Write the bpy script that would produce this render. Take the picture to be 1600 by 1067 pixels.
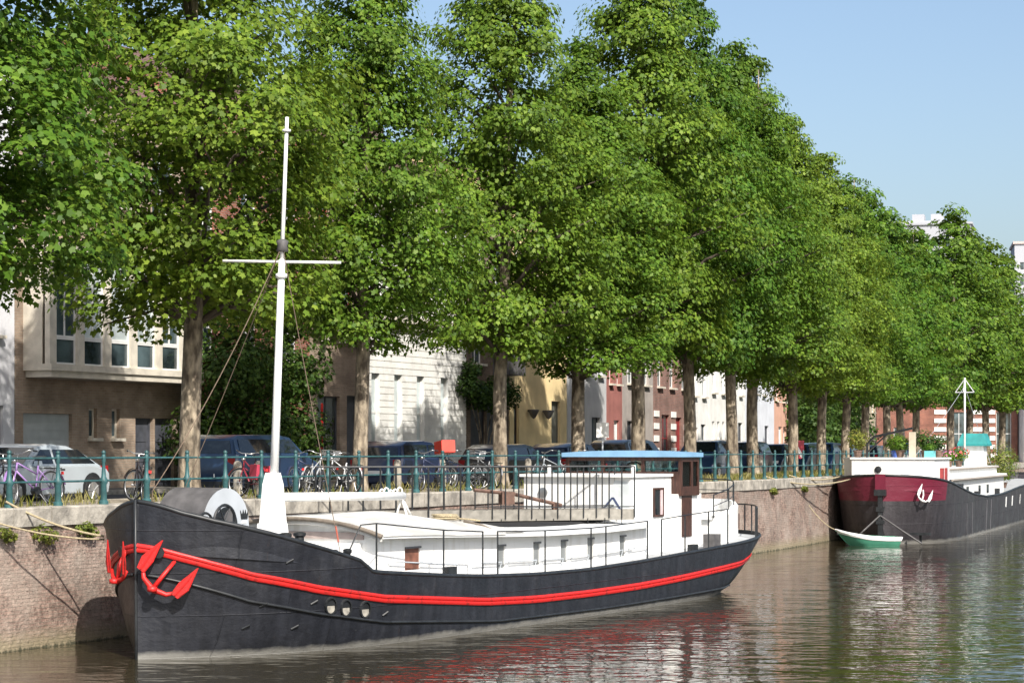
import bpy, math, random
import numpy as np
from mathutils import Vector, Matrix
random.seed(7); RNG = np.random.default_rng(11)
for o in list(bpy.data.objects): bpy.data.objects.remove(o)
SC = bpy.context.scene
COL = SC.collection
R = math.radians

# ------------------------------------------------------------------ camera
cam_d = bpy.data.cameras.new('camera'); cam = bpy.data.objects.new('camera', cam_d); COL.objects.link(cam)
cam.location = (0, 0, 3.8); cam.rotation_euler = (R(90), 0, 0)
cam_d.sensor_width = 36; cam_d.lens = 36*3400/1600; cam_d.shift_y = 169.5/1600
cam_d.clip_start = .5; cam_d.clip_end = 6000
SC.camera = cam
# ------------------------------------------------------------------ sky and sun
SUN_EL = R(42.5); SUN_AZ = math.atan2(.41, -.912)
w = bpy.data.worlds.new('World'); SC.world = w; w.use_nodes = True
nt = w.node_tree; nt.nodes.clear()
sky = nt.nodes.new('ShaderNodeTexSky'); sky.sky_type = 'NISHITA'; sky.sun_disc = False
sky.sun_elevation = SUN_EL; sky.sun_rotation = SUN_AZ
sky.air_density = 1.0; sky.dust_density = 2.8; sky.ozone_density = 1.9
bg = nt.nodes.new('ShaderNodeBackground'); bg.inputs['Strength'].default_value = .124
wo = nt.nodes.new('ShaderNodeOutputWorld')
nt.links.new(sky.outputs[0], bg.inputs[0]); nt.links.new(bg.outputs[0], wo.inputs[0])
sd = bpy.data.lights.new('sun', 'SUN'); sd.energy = 4.6; sd.angle = R(.53); sd.color = (1, .95, .87)
sun = bpy.data.objects.new('sun', sd); COL.objects.link(sun); sun.location = (20, -40, 60)
sdir = Vector((-math.sin(SUN_AZ)*math.cos(SUN_EL), -math.cos(SUN_AZ)*math.cos(SUN_EL), -math.sin(SUN_EL)))
sun.rotation_euler = sdir.to_track_quat('-Z', 'Y').to_euler()
SC.view_settings.view_transform = 'Standard'; SC.view_settings.look = 'None'
SC.view_settings.gamma = 1; SC.view_settings.exposure = 0.55
SC.render.engine = 'CYCLES'

# ------------------------------------------------------------------ helpers
class MB:
    def __init__(s): s.v = []; s.f = []
    def add(s, vs, fs):
        n = len(s.v); s.v += [tuple(p) for p in vs]; s.f += [tuple(i+n for i in f) for f in fs]; return s
    def box(s, c, d, M=None, taper=1.0):
        x, y, z = d[0]/2, d[1]/2, d[2]/2
        vs = [Vector((sx*x*(taper if sz > 0 else 1), sy*y*(taper if sz > 0 else 1), sz*z)) for sz in (-1, 1) for sx, sy in ((-1, -1), (1, -1), (1, 1), (-1, 1))]
        if M is not None: vs = [M @ v for v in vs]
        vs = [v+Vector(c) for v in vs]
        return s.add(vs, [(3, 2, 1, 0), (4, 5, 6, 7), (0, 1, 5, 4), (1, 2, 6, 5), (2, 3, 7, 6), (3, 0, 4, 7)])
    def b2(s, a, b):
        return s.box([(a[i]+b[i])/2 for i in range(3)], [abs(b[i]-a[i]) for i in range(3)])
    def tube(s, pts, r, n=6, caps=True):
        pts = [Vector(p) for p in pts]; m = len(pts)
        rs = [r]*m if not hasattr(r, '__len__') else list(r)
        t0 = (pts[1]-pts[0]).normalized(); up = Vector((0, 0, 1)) if abs(t0.z) < .9 else Vector((1, 0, 0))
        a = t0.cross(up).normalized(); vs = []
        for i, p in enumerate(pts):
            t = (pts[min(i+1, m-1)]-pts[max(i-1, 0)]).normalized()
            a = (a - t*a.dot(t)).normalized(); b = t.cross(a)
            for k in range(n):
                q = 2*math.pi*k/n; vs.append(p+(a*math.cos(q)+b*math.sin(q))*rs[i])
        fs = [(i*n+k, i*n+(k+1) % n, (i+1)*n+(k+1) % n, (i+1)*n+k) for i in range(m-1) for k in range(n)]
        if caps: fs += [tuple(range(n))[::-1], tuple((m-1)*n+k for k in range(n))]
        return s.add(vs, fs)
    def lathe(s, prof, n=12, c=(0, 0, 0), M=None):
        vs = []
        for r, z in prof:
            for k in range(n):
                q = 2*math.pi*k/n; p = Vector((r*math.cos(q), r*math.sin(q), z))
                if M is not None: p = M @ p
                vs.append(p+Vector(c))
        m = len(prof)
        fs = [(i*n+k, i*n+(k+1) % n, (i+1)*n+(k+1) % n, (i+1)*n+k) for i in range(m-1) for k in range(n)]
        fs += [tuple(range(n))[::-1], tuple((m-1)*n+k for k in range(n))]
        return s.add(vs, fs)
    def prism(s, poly, ex, M=None):
        # poly: list of 3D points (planar), ex: extrusion vector
        ex = Vector(ex); a = [Vector(p) for p in poly]; n = len(a); vs = a+[p+ex for p in a]
        if M is not None: vs = [M @ v for v in vs]
        return s.add(vs, [tuple(range(n))[::-1], tuple(n+i for i in range(n))]+[(i, (i+1) % n, n+(i+1) % n, n+i) for i in range(n)])
    def grid(s, rows, closed=False):
        m = len(rows); n = len(rows[0]); vs = [p for r in rows for p in r]
        fs = [(i*n+k, i*n+(k+1) % n, (i+1)*n+(k+1) % n, (i+1)*n+k) for i in range(m-1) for k in range(n if closed else n-1)]
        return s.add(vs, fs)
    def torus(s, c, Rr, r, M=None, n=24, k=6):
        vs = []
        for i in range(n):
            q = 2*math.pi*i/n
            for j in range(k):
                e = 2*math.pi*j/k; p = Vector(((Rr+r*math.cos(e))*math.cos(q), r*math.sin(e), (Rr+r*math.cos(e))*math.sin(q)))
                if M is not None: p = M @ p
                vs.append(p+Vector(c))
        return s.add(vs, [(i*k+j, ((i+1) % n)*k+j, ((i+1) % n)*k+(j+1) % k, i*k+(j+1) % k) for i in range(n) for j in range(k)])
    def mesh(s, name, mat, smooth=False, angle=None):
        me = bpy.data.meshes.new(name); me.from_pydata(s.v, [], s.f); me.update()
        if mat: me.materials.append(mat)
        if smooth: me.polygons.foreach_set('use_smooth', [True]*len(me.polygons))
        if angle: me.set_sharp_from_angle(angle=R(angle))
        return me
    def build(s, name, mat, parent=None, smooth=False, angle=None):
        return link(name, s.mesh(name, mat, smooth, angle), parent)
def link(name, me, parent=None):
    o = bpy.data.objects.new(name, me); COL.objects.link(o)
    if parent: o.parent = parent
    return o
def tag(o, label=None, cat=None, group=None, kind=None):
    if label: o['label'] = label
    if cat: o['category'] = cat
    if group: o['group'] = group
    if kind: o['kind'] = kind
    return o
def empty(name, loc, rz=0, label=None, cat=None, group=None):
    o = bpy.data.objects.new(name, None); COL.objects.link(o); o.location = loc; o.rotation_euler = (0, 0, rz)
    o.empty_display_size = .2
    return tag(o, label, cat, group)
def copy_tree(o, parent=None):
    c = o.copy(); COL.objects.link(c); c.parent = parent
    for ch in [x for x in o.children]: copy_tree(ch, c)
    return c

# ------------------------------------------------------------------ materials
MATS = {}
def mk(name, col, rough=.7, var=.12, scale=3.0, metal=0, bump=0, col2=None, detail=4, bscale=None, spec=None, stretch=None, fac=(.35, .65), coat=0):
    if name in MATS: return MATS[name]
    m = bpy.data.materials.new(name); m.use_nodes = True; t = m.node_tree; N = t.nodes; L = t.links
    p = N['Principled BSDF']; p.inputs['Roughness'].default_value = rough; p.inputs['Metallic'].default_value = metal
    if spec is not None: p.inputs['Specular IOR Level'].default_value = spec
    if coat: p.inputs['Coat Weight'].default_value = coat; p.inputs['Coat Roughness'].default_value = .05
    tc = N.new('ShaderNodeTexCoord'); mp = N.new('ShaderNodeMapping'); L.new(tc.outputs['Object'], mp.inputs[0])
    if stretch: mp.inputs['Scale'].default_value = stretch
    nz = N.new('ShaderNodeTexNoise'); nz.inputs['Scale'].default_value = scale; nz.inputs['Detail'].default_value = detail
    L.new(mp.outputs[0], nz.inputs['Vector'])
    rp = N.new('ShaderNodeValToRGB'); L.new(nz.outputs['Fac'], rp.inputs[0])
    c1 = [max(0, c*(1-var)) for c in col]; c2 = [min(1, c*(1+var)) for c in (col2 or col)]
    rp.color_ramp.elements[0].position = fac[0]; rp.color_ramp.elements[1].position = fac[1]
    rp.color_ramp.elements[0].color = (*c1, 1); rp.color_ramp.elements[1].color = (*c2, 1)
    L.new(rp.outputs[0], p.inputs['Base Color'])
    if bump:
        b = N.new('ShaderNodeBump'); b.inputs['Distance'].default_value = bump
        if bscale:
            n2 = N.new('ShaderNodeTexNoise'); n2.inputs['Scale'].default_value = bscale; n2.inputs['Detail'].default_value = 5
            L.new(mp.outputs[0], n2.inputs['Vector']); L.new(n2.outputs['Fac'], b.inputs['Height'])
        else: L.new(nz.outputs['Fac'], b.inputs['Height'])
        L.new(b.outputs[0], p.inputs['Normal'])
    MATS[name] = m; return m
def nodes(m): return m.node_tree.nodes, m.node_tree.links, m.node_tree.nodes['Principled BSDF']
def brick_mat(name, c1, c2, mortar, sx=.22, sz=.075, dirt=.25):
    if name in MATS: return MATS[name]
    m = bpy.data.materials.new(name); m.use_nodes = True; N, L, p = nodes(m)
    p.inputs['Roughness'].default_value = .85
    tc = N.new('ShaderNodeTexCoord'); sp = N.new('ShaderNodeSeparateXYZ'); L.new(tc.outputs['Object'], sp.inputs[0])
    ad = N.new('ShaderNodeMath'); L.new(sp.outputs[0], ad.inputs[0]); L.new(sp.outputs[1], ad.inputs[1])
    cb = N.new('ShaderNodeCombineXYZ'); L.new(ad.outputs[0], cb.inputs[0]); L.new(sp.outputs[2], cb.inputs[1])
    bt = N.new('ShaderNodeTexBrick'); L.new(cb.outputs[0], bt.inputs['Vector'])
    bt.inputs['Scale'].default_value = 1; bt.inputs['Brick Width'].default_value = sx; bt.inputs['Row Height'].default_value = sz
    bt.inputs['Mortar Size'].default_value = .008; bt.inputs['Color1'].default_value = (*c1, 1); bt.inputs['Color2'].default_value = (*c2, 1); bt.inputs['Mortar'].default_value = (*mortar, 1)
    nz = N.new('ShaderNodeTexNoise'); nz.inputs['Scale'].default_value = 1.3; nz.inputs['Detail'].default_value = 6; L.new(tc.outputs['Object'], nz.inputs['Vector'])
    rp = N.new('ShaderNodeValToRGB'); L.new(nz.outputs['Fac'], rp.inputs[0])
    rp.color_ramp.elements[0].color = (1-dirt*1.6, 1-dirt*1.6, 1-dirt*1.6, 1); rp.color_ramp.elements[0].position = .35; rp.color_ramp.elements[1].position = .65
    mx = N.new('ShaderNodeMixRGB'); mx.blend_type = 'MULTIPLY'; mx.inputs[0].default_value = 1
    L.new(bt.outputs['Color'], mx.inputs[1]); L.new(rp.outputs[0], mx.inputs[2]); L.new(mx.outputs[0], p.inputs['Base Color'])
    b = N.new('ShaderNodeBump'); b.inputs['Distance'].default_value = .012; b.invert = True; L.new(bt.outputs['Fac'], b.inputs['Height']); L.new(b.outputs[0], p.inputs['Normal'])
    MATS[name] = m; return m
def glass_mat(name, tint=(.9, .96, .95), trans=.95):
    m = bpy.data.materials.new(name); m.use_nodes = True; N, L, p = nodes(m); N.remove(p)
    o = [n for n in N if n.type == 'OUTPUT_MATERIAL'][0]
    g = N.new('ShaderNodeBsdfGlossy'); g.inputs['Roughness'].default_value = .02
    t = N.new('ShaderNodeBsdfTransparent'); t.inputs[0].default_value = (*[c*trans for c in tint], 1)
    f = N.new('ShaderNodeFresnel'); f.inputs[0].default_value = 1.6
    mx = N.new('ShaderNodeMixShader'); L.new(f.outputs[0], mx.inputs[0]); L.new(t.outputs[0], mx.inputs[1]); L.new(g.outputs[0], mx.inputs[2]); L.new(mx.outputs[0], o.inputs[0])
    return m
WHITE = mk('white_paint', (.70, .69, .65), .45, .0, 2.2, bump=.004, col2=(.81, .81, .79), bscale=9, stretch=(2.2, 2.2, .35), detail=7, fac=(.30, .50))
BLACK = mk('black_metal', (.018, .02, .022), .45, .3, 5)
RED = mk('red_paint', (.34, .022, .018), .5, .1, 7, col2=(.53, .018, .016), detail=8, fac=(.32, .46), bump=.006, bscale=20)
DARKGLASS = mk('dark_glass', (.012, .016, .02), .04, .2, .7, spec=.8)
PANEGLASS = mk('window_glass', (.03, .045, .05), .05, .5, .8, spec=.8, col2=(.07, .10, .11))
CABGLASS = glass_mat('cabin_glass')
TEAL = mk('teal_iron', (.03, .095, .10), .5, .25, 6, bump=.003, bscale=40)
ROPE = mk('rope', (.36, .30, .19), .9, .25, 30)
DARKROPE = mk('dark_rope', (.12, .085, .06), .9, .25, 30)
CHROME = mk('chrome', (.55, .55, .55), .3, .1, 8, metal=.9)
TYRE = mk('tyre_rubber', (.015, .015, .016), .8, .2, 8)
BROWNWOOD = mk('varnished_wood', (.045, .018, .013), .35, .35, 4, stretch=(6, 6, 1), col2=(.062, .026, .018))
CONCRETE = mk('concrete', (.33, .30, .25), .9, .25, 5, bump=.01, bscale=25)
GREYPAINT = mk('grey_paint', (.44, .47, .50), .4, .08, 2)
DARKGREY = mk('dark_grey_paint', (.10, .095, .095), .6, .25, 4)
TARP = mk('tarpaulin', (.50, .49, .46), .7, .14, 1.6, bump=.03, bscale=3, col2=(.58, .565, .53))
TARPEDGE = mk('tarpaulin_edge', (.17, .14, .11), .8, .25, 5)
PLANK = mk('weathered_plank', (.24, .225, .195), .85, .2, 6, stretch=(1, 8, 1))

# ------------------------------------------------------------------ quay line: s metres along the wall, d metres behind its face
QZ = 2.70
_S = np.arange(-40, 420, .25)
_h = np.interp(_S, [35, 60, 80, 110], [25.5, 18.6, 18.6, 17.6])
_dx = np.sin(np.radians(_h))*.25; _dy = np.cos(np.radians(_h))*.25
_X = np.concatenate([[0], np.cumsum(_dx)[:-1]]); _Y = np.concatenate([[0], np.cumsum(_dy)[:-1]])
i0 = int(np.argmin(abs(_S))); _X += -9.6-_X[i0]; _Y += 40.8-_Y[i0]
def Q(s, d, z=QZ):
    h = R(np.interp(s, _S, _h)); x = np.interp(s, _S, _X); y = np.interp(s, _S, _Y)
    return Vector((x-math.cos(h)*d, y+math.sin(h)*d, z))
def head(s): return math.pi/2-R(np.interp(s, _S, _h))       # rotation about z that lays local x along the quay
def strip(name, d0, d1, z0, z1, s0=-38, s1=400, mat=None, step=2.0, cross=1):
    ss = np.arange(s0, s1+.01, step)
    return MB().grid([[Q(s, d0+(d1-d0)*k/cross, z0+(z1-z0)*k/cross) for k in range(cross+1)] for s in ss]).build(name, mat)

# ------------------------------------------------------------------ water
def water_material():
    m = bpy.data.materials.new('canal_water'); m.use_nodes = True; N, L, p = nodes(m)
    p.inputs['Base Color'].default_value = (.034, .028, .014, 1); p.inputs['Roughness'].default_value = .015; p.inputs['IOR'].default_value = 1.36
    tc = N.new('ShaderNodeTexCoord')
    def noise(sc, det, stretch, rough=.5):
        mp = N.new('ShaderNodeMapping'); mp.inputs['Scale'].default_value = stretch; L.new(tc.outputs['Object'], mp.inputs[0])
        n = N.new('ShaderNodeTexNoise'); n.inputs['Scale'].default_value = sc; n.inputs['Detail'].default_value = det; n.inputs['Roughness'].default_value = rough
        L.new(mp.outputs[0], n.inputs['Vector']); return n
    a = noise(.5, 2, (.8, 1.1, 1)); b = noise(2.1, 2.5, (.7, 1.2, 1), .5)
    c = noise(.10, 2, (1, .6, 1))       # calmer and rougher patches of water
    rp = N.new('ShaderNodeMapRange'); L.new(c.outputs['Fac'], rp.inputs['Value'])
    rp.inputs['From Min'].default_value = .35; rp.inputs['From Max'].default_value = .65; rp.inputs['To Min'].default_value = .5; rp.inputs['To Max'].default_value = 1.0
    b1 = N.new('ShaderNodeBump'); b1.inputs['Distance'].default_value = .07; L.new(a.outputs['Fac'], b1.inputs['Height']); L.new(rp.outputs[0], b1.inputs['Strength'])
    b2 = N.new('ShaderNodeBump'); b2.inputs['Distance'].default_value = .034; L.new(b.outputs['Fac'], b2.inputs['Height']); L.new(rp.outputs[0], b2.inputs['Strength']); L.new(b1.outputs[0], b2.inputs['Normal'])
    L.new(b2.outputs[0], p.inputs['Normal'])
    return m
WATER = water_material()
wm = MB(); ws = np.arange(-38, 400, 4.0)
wm.grid([[Q(s, .6, 0), Q(s, -25, 0), Q(s, -600, 0)] for s in ws])
wm.grid([[Q(-38, .6, 0), Q(-38, -25, 0), Q(-38, -600, 0)], [Q(-38, .6, 0)-Vector((200, 500, 0)), Q(-38, -25, 0)-Vector((200, 500, 0)), Q(-38, -600, 0)-Vector((0, 900, 0))]])
tag(wm.build('water', WATER), kind='structure')
tag(strip('canal_bed', 1, -60, -1.8, -1.8, mat=mk('canal_mud', (.06, .05, .03), .95)), kind='structure')

# ------------------------------------------------------------------ ground, road, pavements
PAVE = brick_mat('pavement_setts', (.30, .27, .23), (.24, .22, .19), (.16, .15, .13), .2, .1)
ASPH = mk('asphalt', (.055, .055, .056), .9, .25, 2, bump=.01, bscale=60)
tag(strip('quay_pavement', .40, 2.85, QZ-.015, QZ-.01, mat=mk('quay_gravel', (.27, .23, .17), .95, .3, 1.5, bump=.02, bscale=40)), kind='structure')
tag(strip('road', 2.97, 9.4, 2.58, 2.58, mat=ASPH), kind='structure')
kb = MB(); ks = np.arange(-38, 400, 2.0)
kb.grid([[Q(s, 2.85, 2.4), Q(s, 2.85, QZ+.005), Q(s, 2.97, QZ+.005), Q(s, 2.97, 2.5)] for s in ks])
kb.grid([[Q(s, 9.4, 2.5), Q(s, 9.4, QZ+.005), Q(s, 9.52, QZ+.005), Q(s, 9.52, 2.4)] for s in ks])
tag(kb.build('kerb', CONCRETE), kind='structure')
tag(strip('pavement', 9.52, 11.7, QZ-.004, QZ, mat=PAVE), kind='structure')
tag(strip('ground', 11.6, 1400, 2.55, 2.55, step=8, mat=mk('earth', (.12, .11, .07), .95, .3, .2)), kind='structure')

# ------------------------------------------------------------------ quay wall with its coping stones
def wall_material():
    m = bpy.data.materials.new('old_quay_brick'); m.use_nodes = True; N, L, p = nodes(m); p.inputs['Roughness'].default_value = .9
    tc = N.new('ShaderNodeTexCoord'); uv = N.new('ShaderNodeUVMap'); uv.uv_map = 'UVMap'
    bt = N.new('ShaderNodeTexBrick'); L.new(uv.outputs[0], bt.inputs['Vector']); bt.inputs['Scale'].default_value = 1
    bt.inputs['Brick Width'].default_value = .24; bt.inputs['Row Height'].default_value = .07; bt.inputs['Mortar Size'].default_value = .009; bt.inputs['Mortar Smooth'].default_value = .5
    bt.inputs['Color1'].default_value = (.42, .26, .21, 1); bt.inputs['Color2'].default_value = (.20, .125, .10, 1); bt.inputs['Mortar'].default_value = (.36, .32, .26, 1)
    def ramp(sc, e0, e1, c0, c1, det=7, src=None):
        n = N.new('ShaderNodeTexNoise'); n.inputs['Scale'].default_value = sc; n.inputs['Detail'].default_value = det; n.inputs['Roughness'].default_value = .65; L.new(tc.outputs['Object'], n.inputs['Vector'])
        r = N.new('ShaderNodeValToRGB'); L.new(n.outputs['Fac'], r.inputs[0]); r.color_ramp.elements[0].position = e0; r.color_ramp.elements[1].position = e1
        r.color_ramp.elements[0].color = (*c0, 1); r.color_ramp.elements[1].color = (*c1, 1); return r, n
    def mix(a, b, f, mode='MIX'):
        x = N.new('ShaderNodeMixRGB'); x.blend_type = mode
        if isinstance(f, float): x.inputs[0].default_value = f
        else: L.new(f, x.inputs[0])
        L.new(a, x.inputs[1]); L.new(b, x.inputs[2]) if not isinstance(b, tuple) else setattr(x.inputs[2], 'default_value', (*b, 1)); return x.outputs[0]
    spots, n1 = ramp(9, .42, .62, (.11, .08, .07), (.50, .385, .335)); pale, _ = ramp(1.1, .42, .70, (0, 0, 0), (1, 1, 1)); dark, _ = ramp(.7, .3, .6, (.66, .65, .62), (1.08, 1.05, 1.0))
    c = mix(bt.outputs['Color'], spots.outputs[0], .55); c = mix(c, (.40, .34, .30), pale.outputs[0]); pits, _ = ramp(26, .30, .42, (.35, .33, .33), (1, 1, 1), 3); c = mix(c, pits.outputs[0], 1.0, 'MULTIPLY'); c = mix(c, dark.outputs[0], 1.0, 'MULTIPLY')
    sp = N.new('ShaderNodeSeparateXYZ'); L.new(tc.outputs['Object'], sp.inputs[0])
    ad = N.new('ShaderNodeMath'); ad.operation = 'MULTIPLY_ADD'; L.new(n1.outputs['Fac'], ad.inputs[0]); ad.inputs[1].default_value = .25; L.new(sp.outputs[2], ad.inputs[2])
    mr = N.new('ShaderNodeMapRange'); L.new(ad.outputs[0], mr.inputs['Value']); mr.inputs['From Min'].default_value = .22; mr.inputs['From Max'].default_value = .55; mr.inputs['To Min'].default_value = .75; mr.inputs['To Max'].default_value = 0
    c = mix(c, (.29, .25, .15), mr.outputs[0])
    m2 = N.new('ShaderNodeMapRange'); L.new(ad.outputs[0], m2.inputs['Value']); m2.inputs['From Min'].default_value = .13; m2.inputs['From Max'].default_value = .17; m2.inputs['To Min'].default_value = .85; m2.inputs['To Max'].default_value = 0
    c = mix(c, (.04, .045, .025), m2.outputs[0])
    L.new(c, p.inputs['Base Color'])
    b = N.new('ShaderNodeBump'); b.inputs['Distance'].default_value = .018; b.invert = True; L.new(bt.outputs['Fac'], b.inputs['Height'])
    b2 = N.new('ShaderNodeBump'); b2.inputs['Distance'].default_value = .05; L.new(n1.outputs['Fac'], b2.inputs['Height']); L.new(b.outputs[0], b2.inputs['Normal']); L.new(b2.outputs[0], p.inputs['Normal'])
    return m
WALLM = wall_material()
wb = MB(); wss = np.arange(-38, 400, 1.0); zz = [-1.8, -.1, .35, .8, 1.3, 1.8, 2.33]
rows = [[Q(s, 0+.02*math.sin(s*1.7+z*2.1)+.015*math.sin(s*.6-z*3), z) for z in zz]+[Q(s, .9, 2.335)] for s in wss]
wb.grid(rows)
quay = wb.build('quay_wall', WALLM)
tag(quay, 'long old red brick canal wall below the teal railing, damp at the waterline', 'wall')
uvl = quay.data.uv_layers.new(name='UVMap'); nn = len(zz)+1
for li, lp in enumerate(quay.data.loops):
    r, k = divmod(lp.vertex_index, nn); uvl.data[li].uv = (wss[r], zz[k] if k < len(zz) else 3.2)
COPE = mk('coping_stone', (.30, .275, .235), .9, .28, 3, bump=.02, bscale=14, col2=(.36, .33, .28))
s = -8.0; cid = 0
while s < 118:
    ln = random.choice((1.15, 1.3, 1.45)); g = .012
    a, b_ = s+g, s+ln-g; oh = random.uniform(-.055, -.04); zt = QZ+random.uniform(-.006, .008); bev = .025
    pro = lambda q: [Q(q, .5, 2.34), Q(q, oh, 2.34), Q(q, oh-.002, zt-bev), Q(q, oh+bev, zt), Q(q, .5, zt)]
    st = MB(); st.add(pro(a)+pro(b_), [(0, 1, 2, 3, 4), (9, 8, 7, 6, 5)]+[(i, 5+i, 5+(i+1) % 5, (i+1) % 5) for i in range(5)])
    st.build('coping_stone', COPE, quay); s += ln
far = MB(); far.grid([[Q(q, .5, 2.34), Q(q, -.045, 2.34), Q(q, -.045, QZ), Q(q, .5, QZ)] for q in np.arange(s+.02, 400, 2.)])
far.build('far_coping', COPE, quay)

# ------------------------------------------------------------------ quay railing
rail = empty('quay_railing', Q(-6, .3), 0, 'teal cast iron railing with two bars along the edge of the quay', 'railing')
rinv = Matrix.Translation(-rail.location)
prof = [(.10, 0), (.10, .06), (.068, .09), (.062, .40), (.085, .44), (.085, .50), (.048, .56), (.032, .84), (.045, .87), (.045, .99), (.035, 1.01), (.05, 1.05), (.03, 1.09), (.005, 1.10)]
pm = MB().lathe(prof, 10).mesh('post', TEAL, True, 40)
ps = -6+.65
while ps < 118:
    o = link('post', pm, rail); o.location = Q(ps, .30)-rail.location; ps += 1.5
for z in (.94, .48):
    MB().tube([Q(q, .30, QZ+z)-rail.location for q in np.arange(-8, 119, 1.5)], .024, 6).build('rail_bar', TEAL, rail, True)

# ------------------------------------------------------------------ houses
def cell_wall(mb, W, z0, z1, ops, y=0.0, depth=.22):
    us = sorted({0, W} | {o[0] for o in ops} | {o[1] for o in ops}); zs = sorted({z0, z1} | {o[2] for o in ops} | {o[3] for o in ops})
    for i in range(len(us)-1):
        for j in range(len(zs)-1):
            cu, cz = (us[i]+us[i+1])/2, (zs[j]+zs[j+1])/2
            if any(o[0] < cu < o[1] and o[2] < cz < o[3] for o in ops): continue
            mb.add([(us[i], y, zs[j]), (us[i+1], y, zs[j]), (us[i+1], y, zs[j+1]), (us[i], y, zs[j+1])], [(0, 1, 2, 3)])
    for u0, u1, a, b in [o[:4] for o in ops]:
        q = y+depth
        mb.add([(u0, y, a), (u1, y, a), (u1, y, b), (u0, y, b), (u0, q, a), (u1, q, a), (u1, q, b), (u0, q, b)], [(0, 4, 5, 1), (1, 5, 6, 2), (2, 6, 7, 3), (3, 7, 4, 0)])
def frame_ring(mb, u0, u1, z0, z1, y, t=.07, th=.06):
    mb.b2((u0, y, z0), (u0+t, y+th, z1)); mb.b2((u1-t, y, z0), (u1, y+th, z1)); mb.b2((u0+t, y+.001, z0), (u1-t, y+th-.001, z0+t)); mb.b2((u0+t, y+.001, z1-t), (u1-t, y+th-.001, z1))
def window(par, u0, u1, z0, z1, y, fmat, gmat=None, bars=(1, 1), sill=None, t=.06):
    mb = MB(); frame_ring(mb, u0, u1, z0, z1, y, t)
    for k in range(1, bars[0]): u = u0+(u1-u0)*k/bars[0]; mb.b2((u-.025, y+.004, z0+t), (u+.025, y+.05, z1-t))
    for k in range(1, bars[1]): z = z0+(z1-z0)*k/bars[1]; mb.b2((u0+t, y+.006, z-.03), (u1-t, y+.048, z+.03))
    f = mb.build('window', fmat, par)
    MB().add([(u0+t*.7, y+.03, z0+t*.7), (u1-t*.7, y+.03, z0+t*.7), (u1-t*.7, y+.03, z1-t*.7), (u0+t*.7, y+.03, z1-t*.7)], [(0, 1, 2, 3)]).build('pane', gmat or PANEGLASS, f)
    if sill: MB().b2((u0-.06, y-.30, z0-.09), (u1+.06, y+.02, z0-.003)).build('sill', sill, f)
    return f
def door(par, u0, u1, z0, z1, y, mat, panels=3, fmat=None):
    mb = MB().b2((u0+.05, y+.03, z0+.02), (u1-.05, y+.08, z1-.05)); w_ = u1-u0
    for k in range(panels):
        a = z0+.15+(z1-z0-.25)*k/panels; b = z0+.15+(z1-z0-.25)*(k+1)/panels-.12
        mb.b2((u0+.18, y+.012, a), (u1-.18, y+.032, b))
    d = mb.build('door', mat, par)
    fm = MB(); frame_ring(fm, u0, u1, z0, z1, y-.01, .06, .1); fm.build('door_frame', fmat or mat, d)
    MB().box((u1-.16, y-.0, z0+1.0), (.03, .07, .16)).build('handle', CHROME, d)
    return d
ROOF = brick_mat('roof_tiles', (.20, .11, .085), (.15, .085, .07), (.08, .05, .04), .25, .3)
STONE = mk('pale_stone', (.60, .55, .46), .8, .12, 3, bump=.006, bscale=20)
WFRAME = mk('white_frame', (.72, .72, .70), .5, .06, 3)
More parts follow.
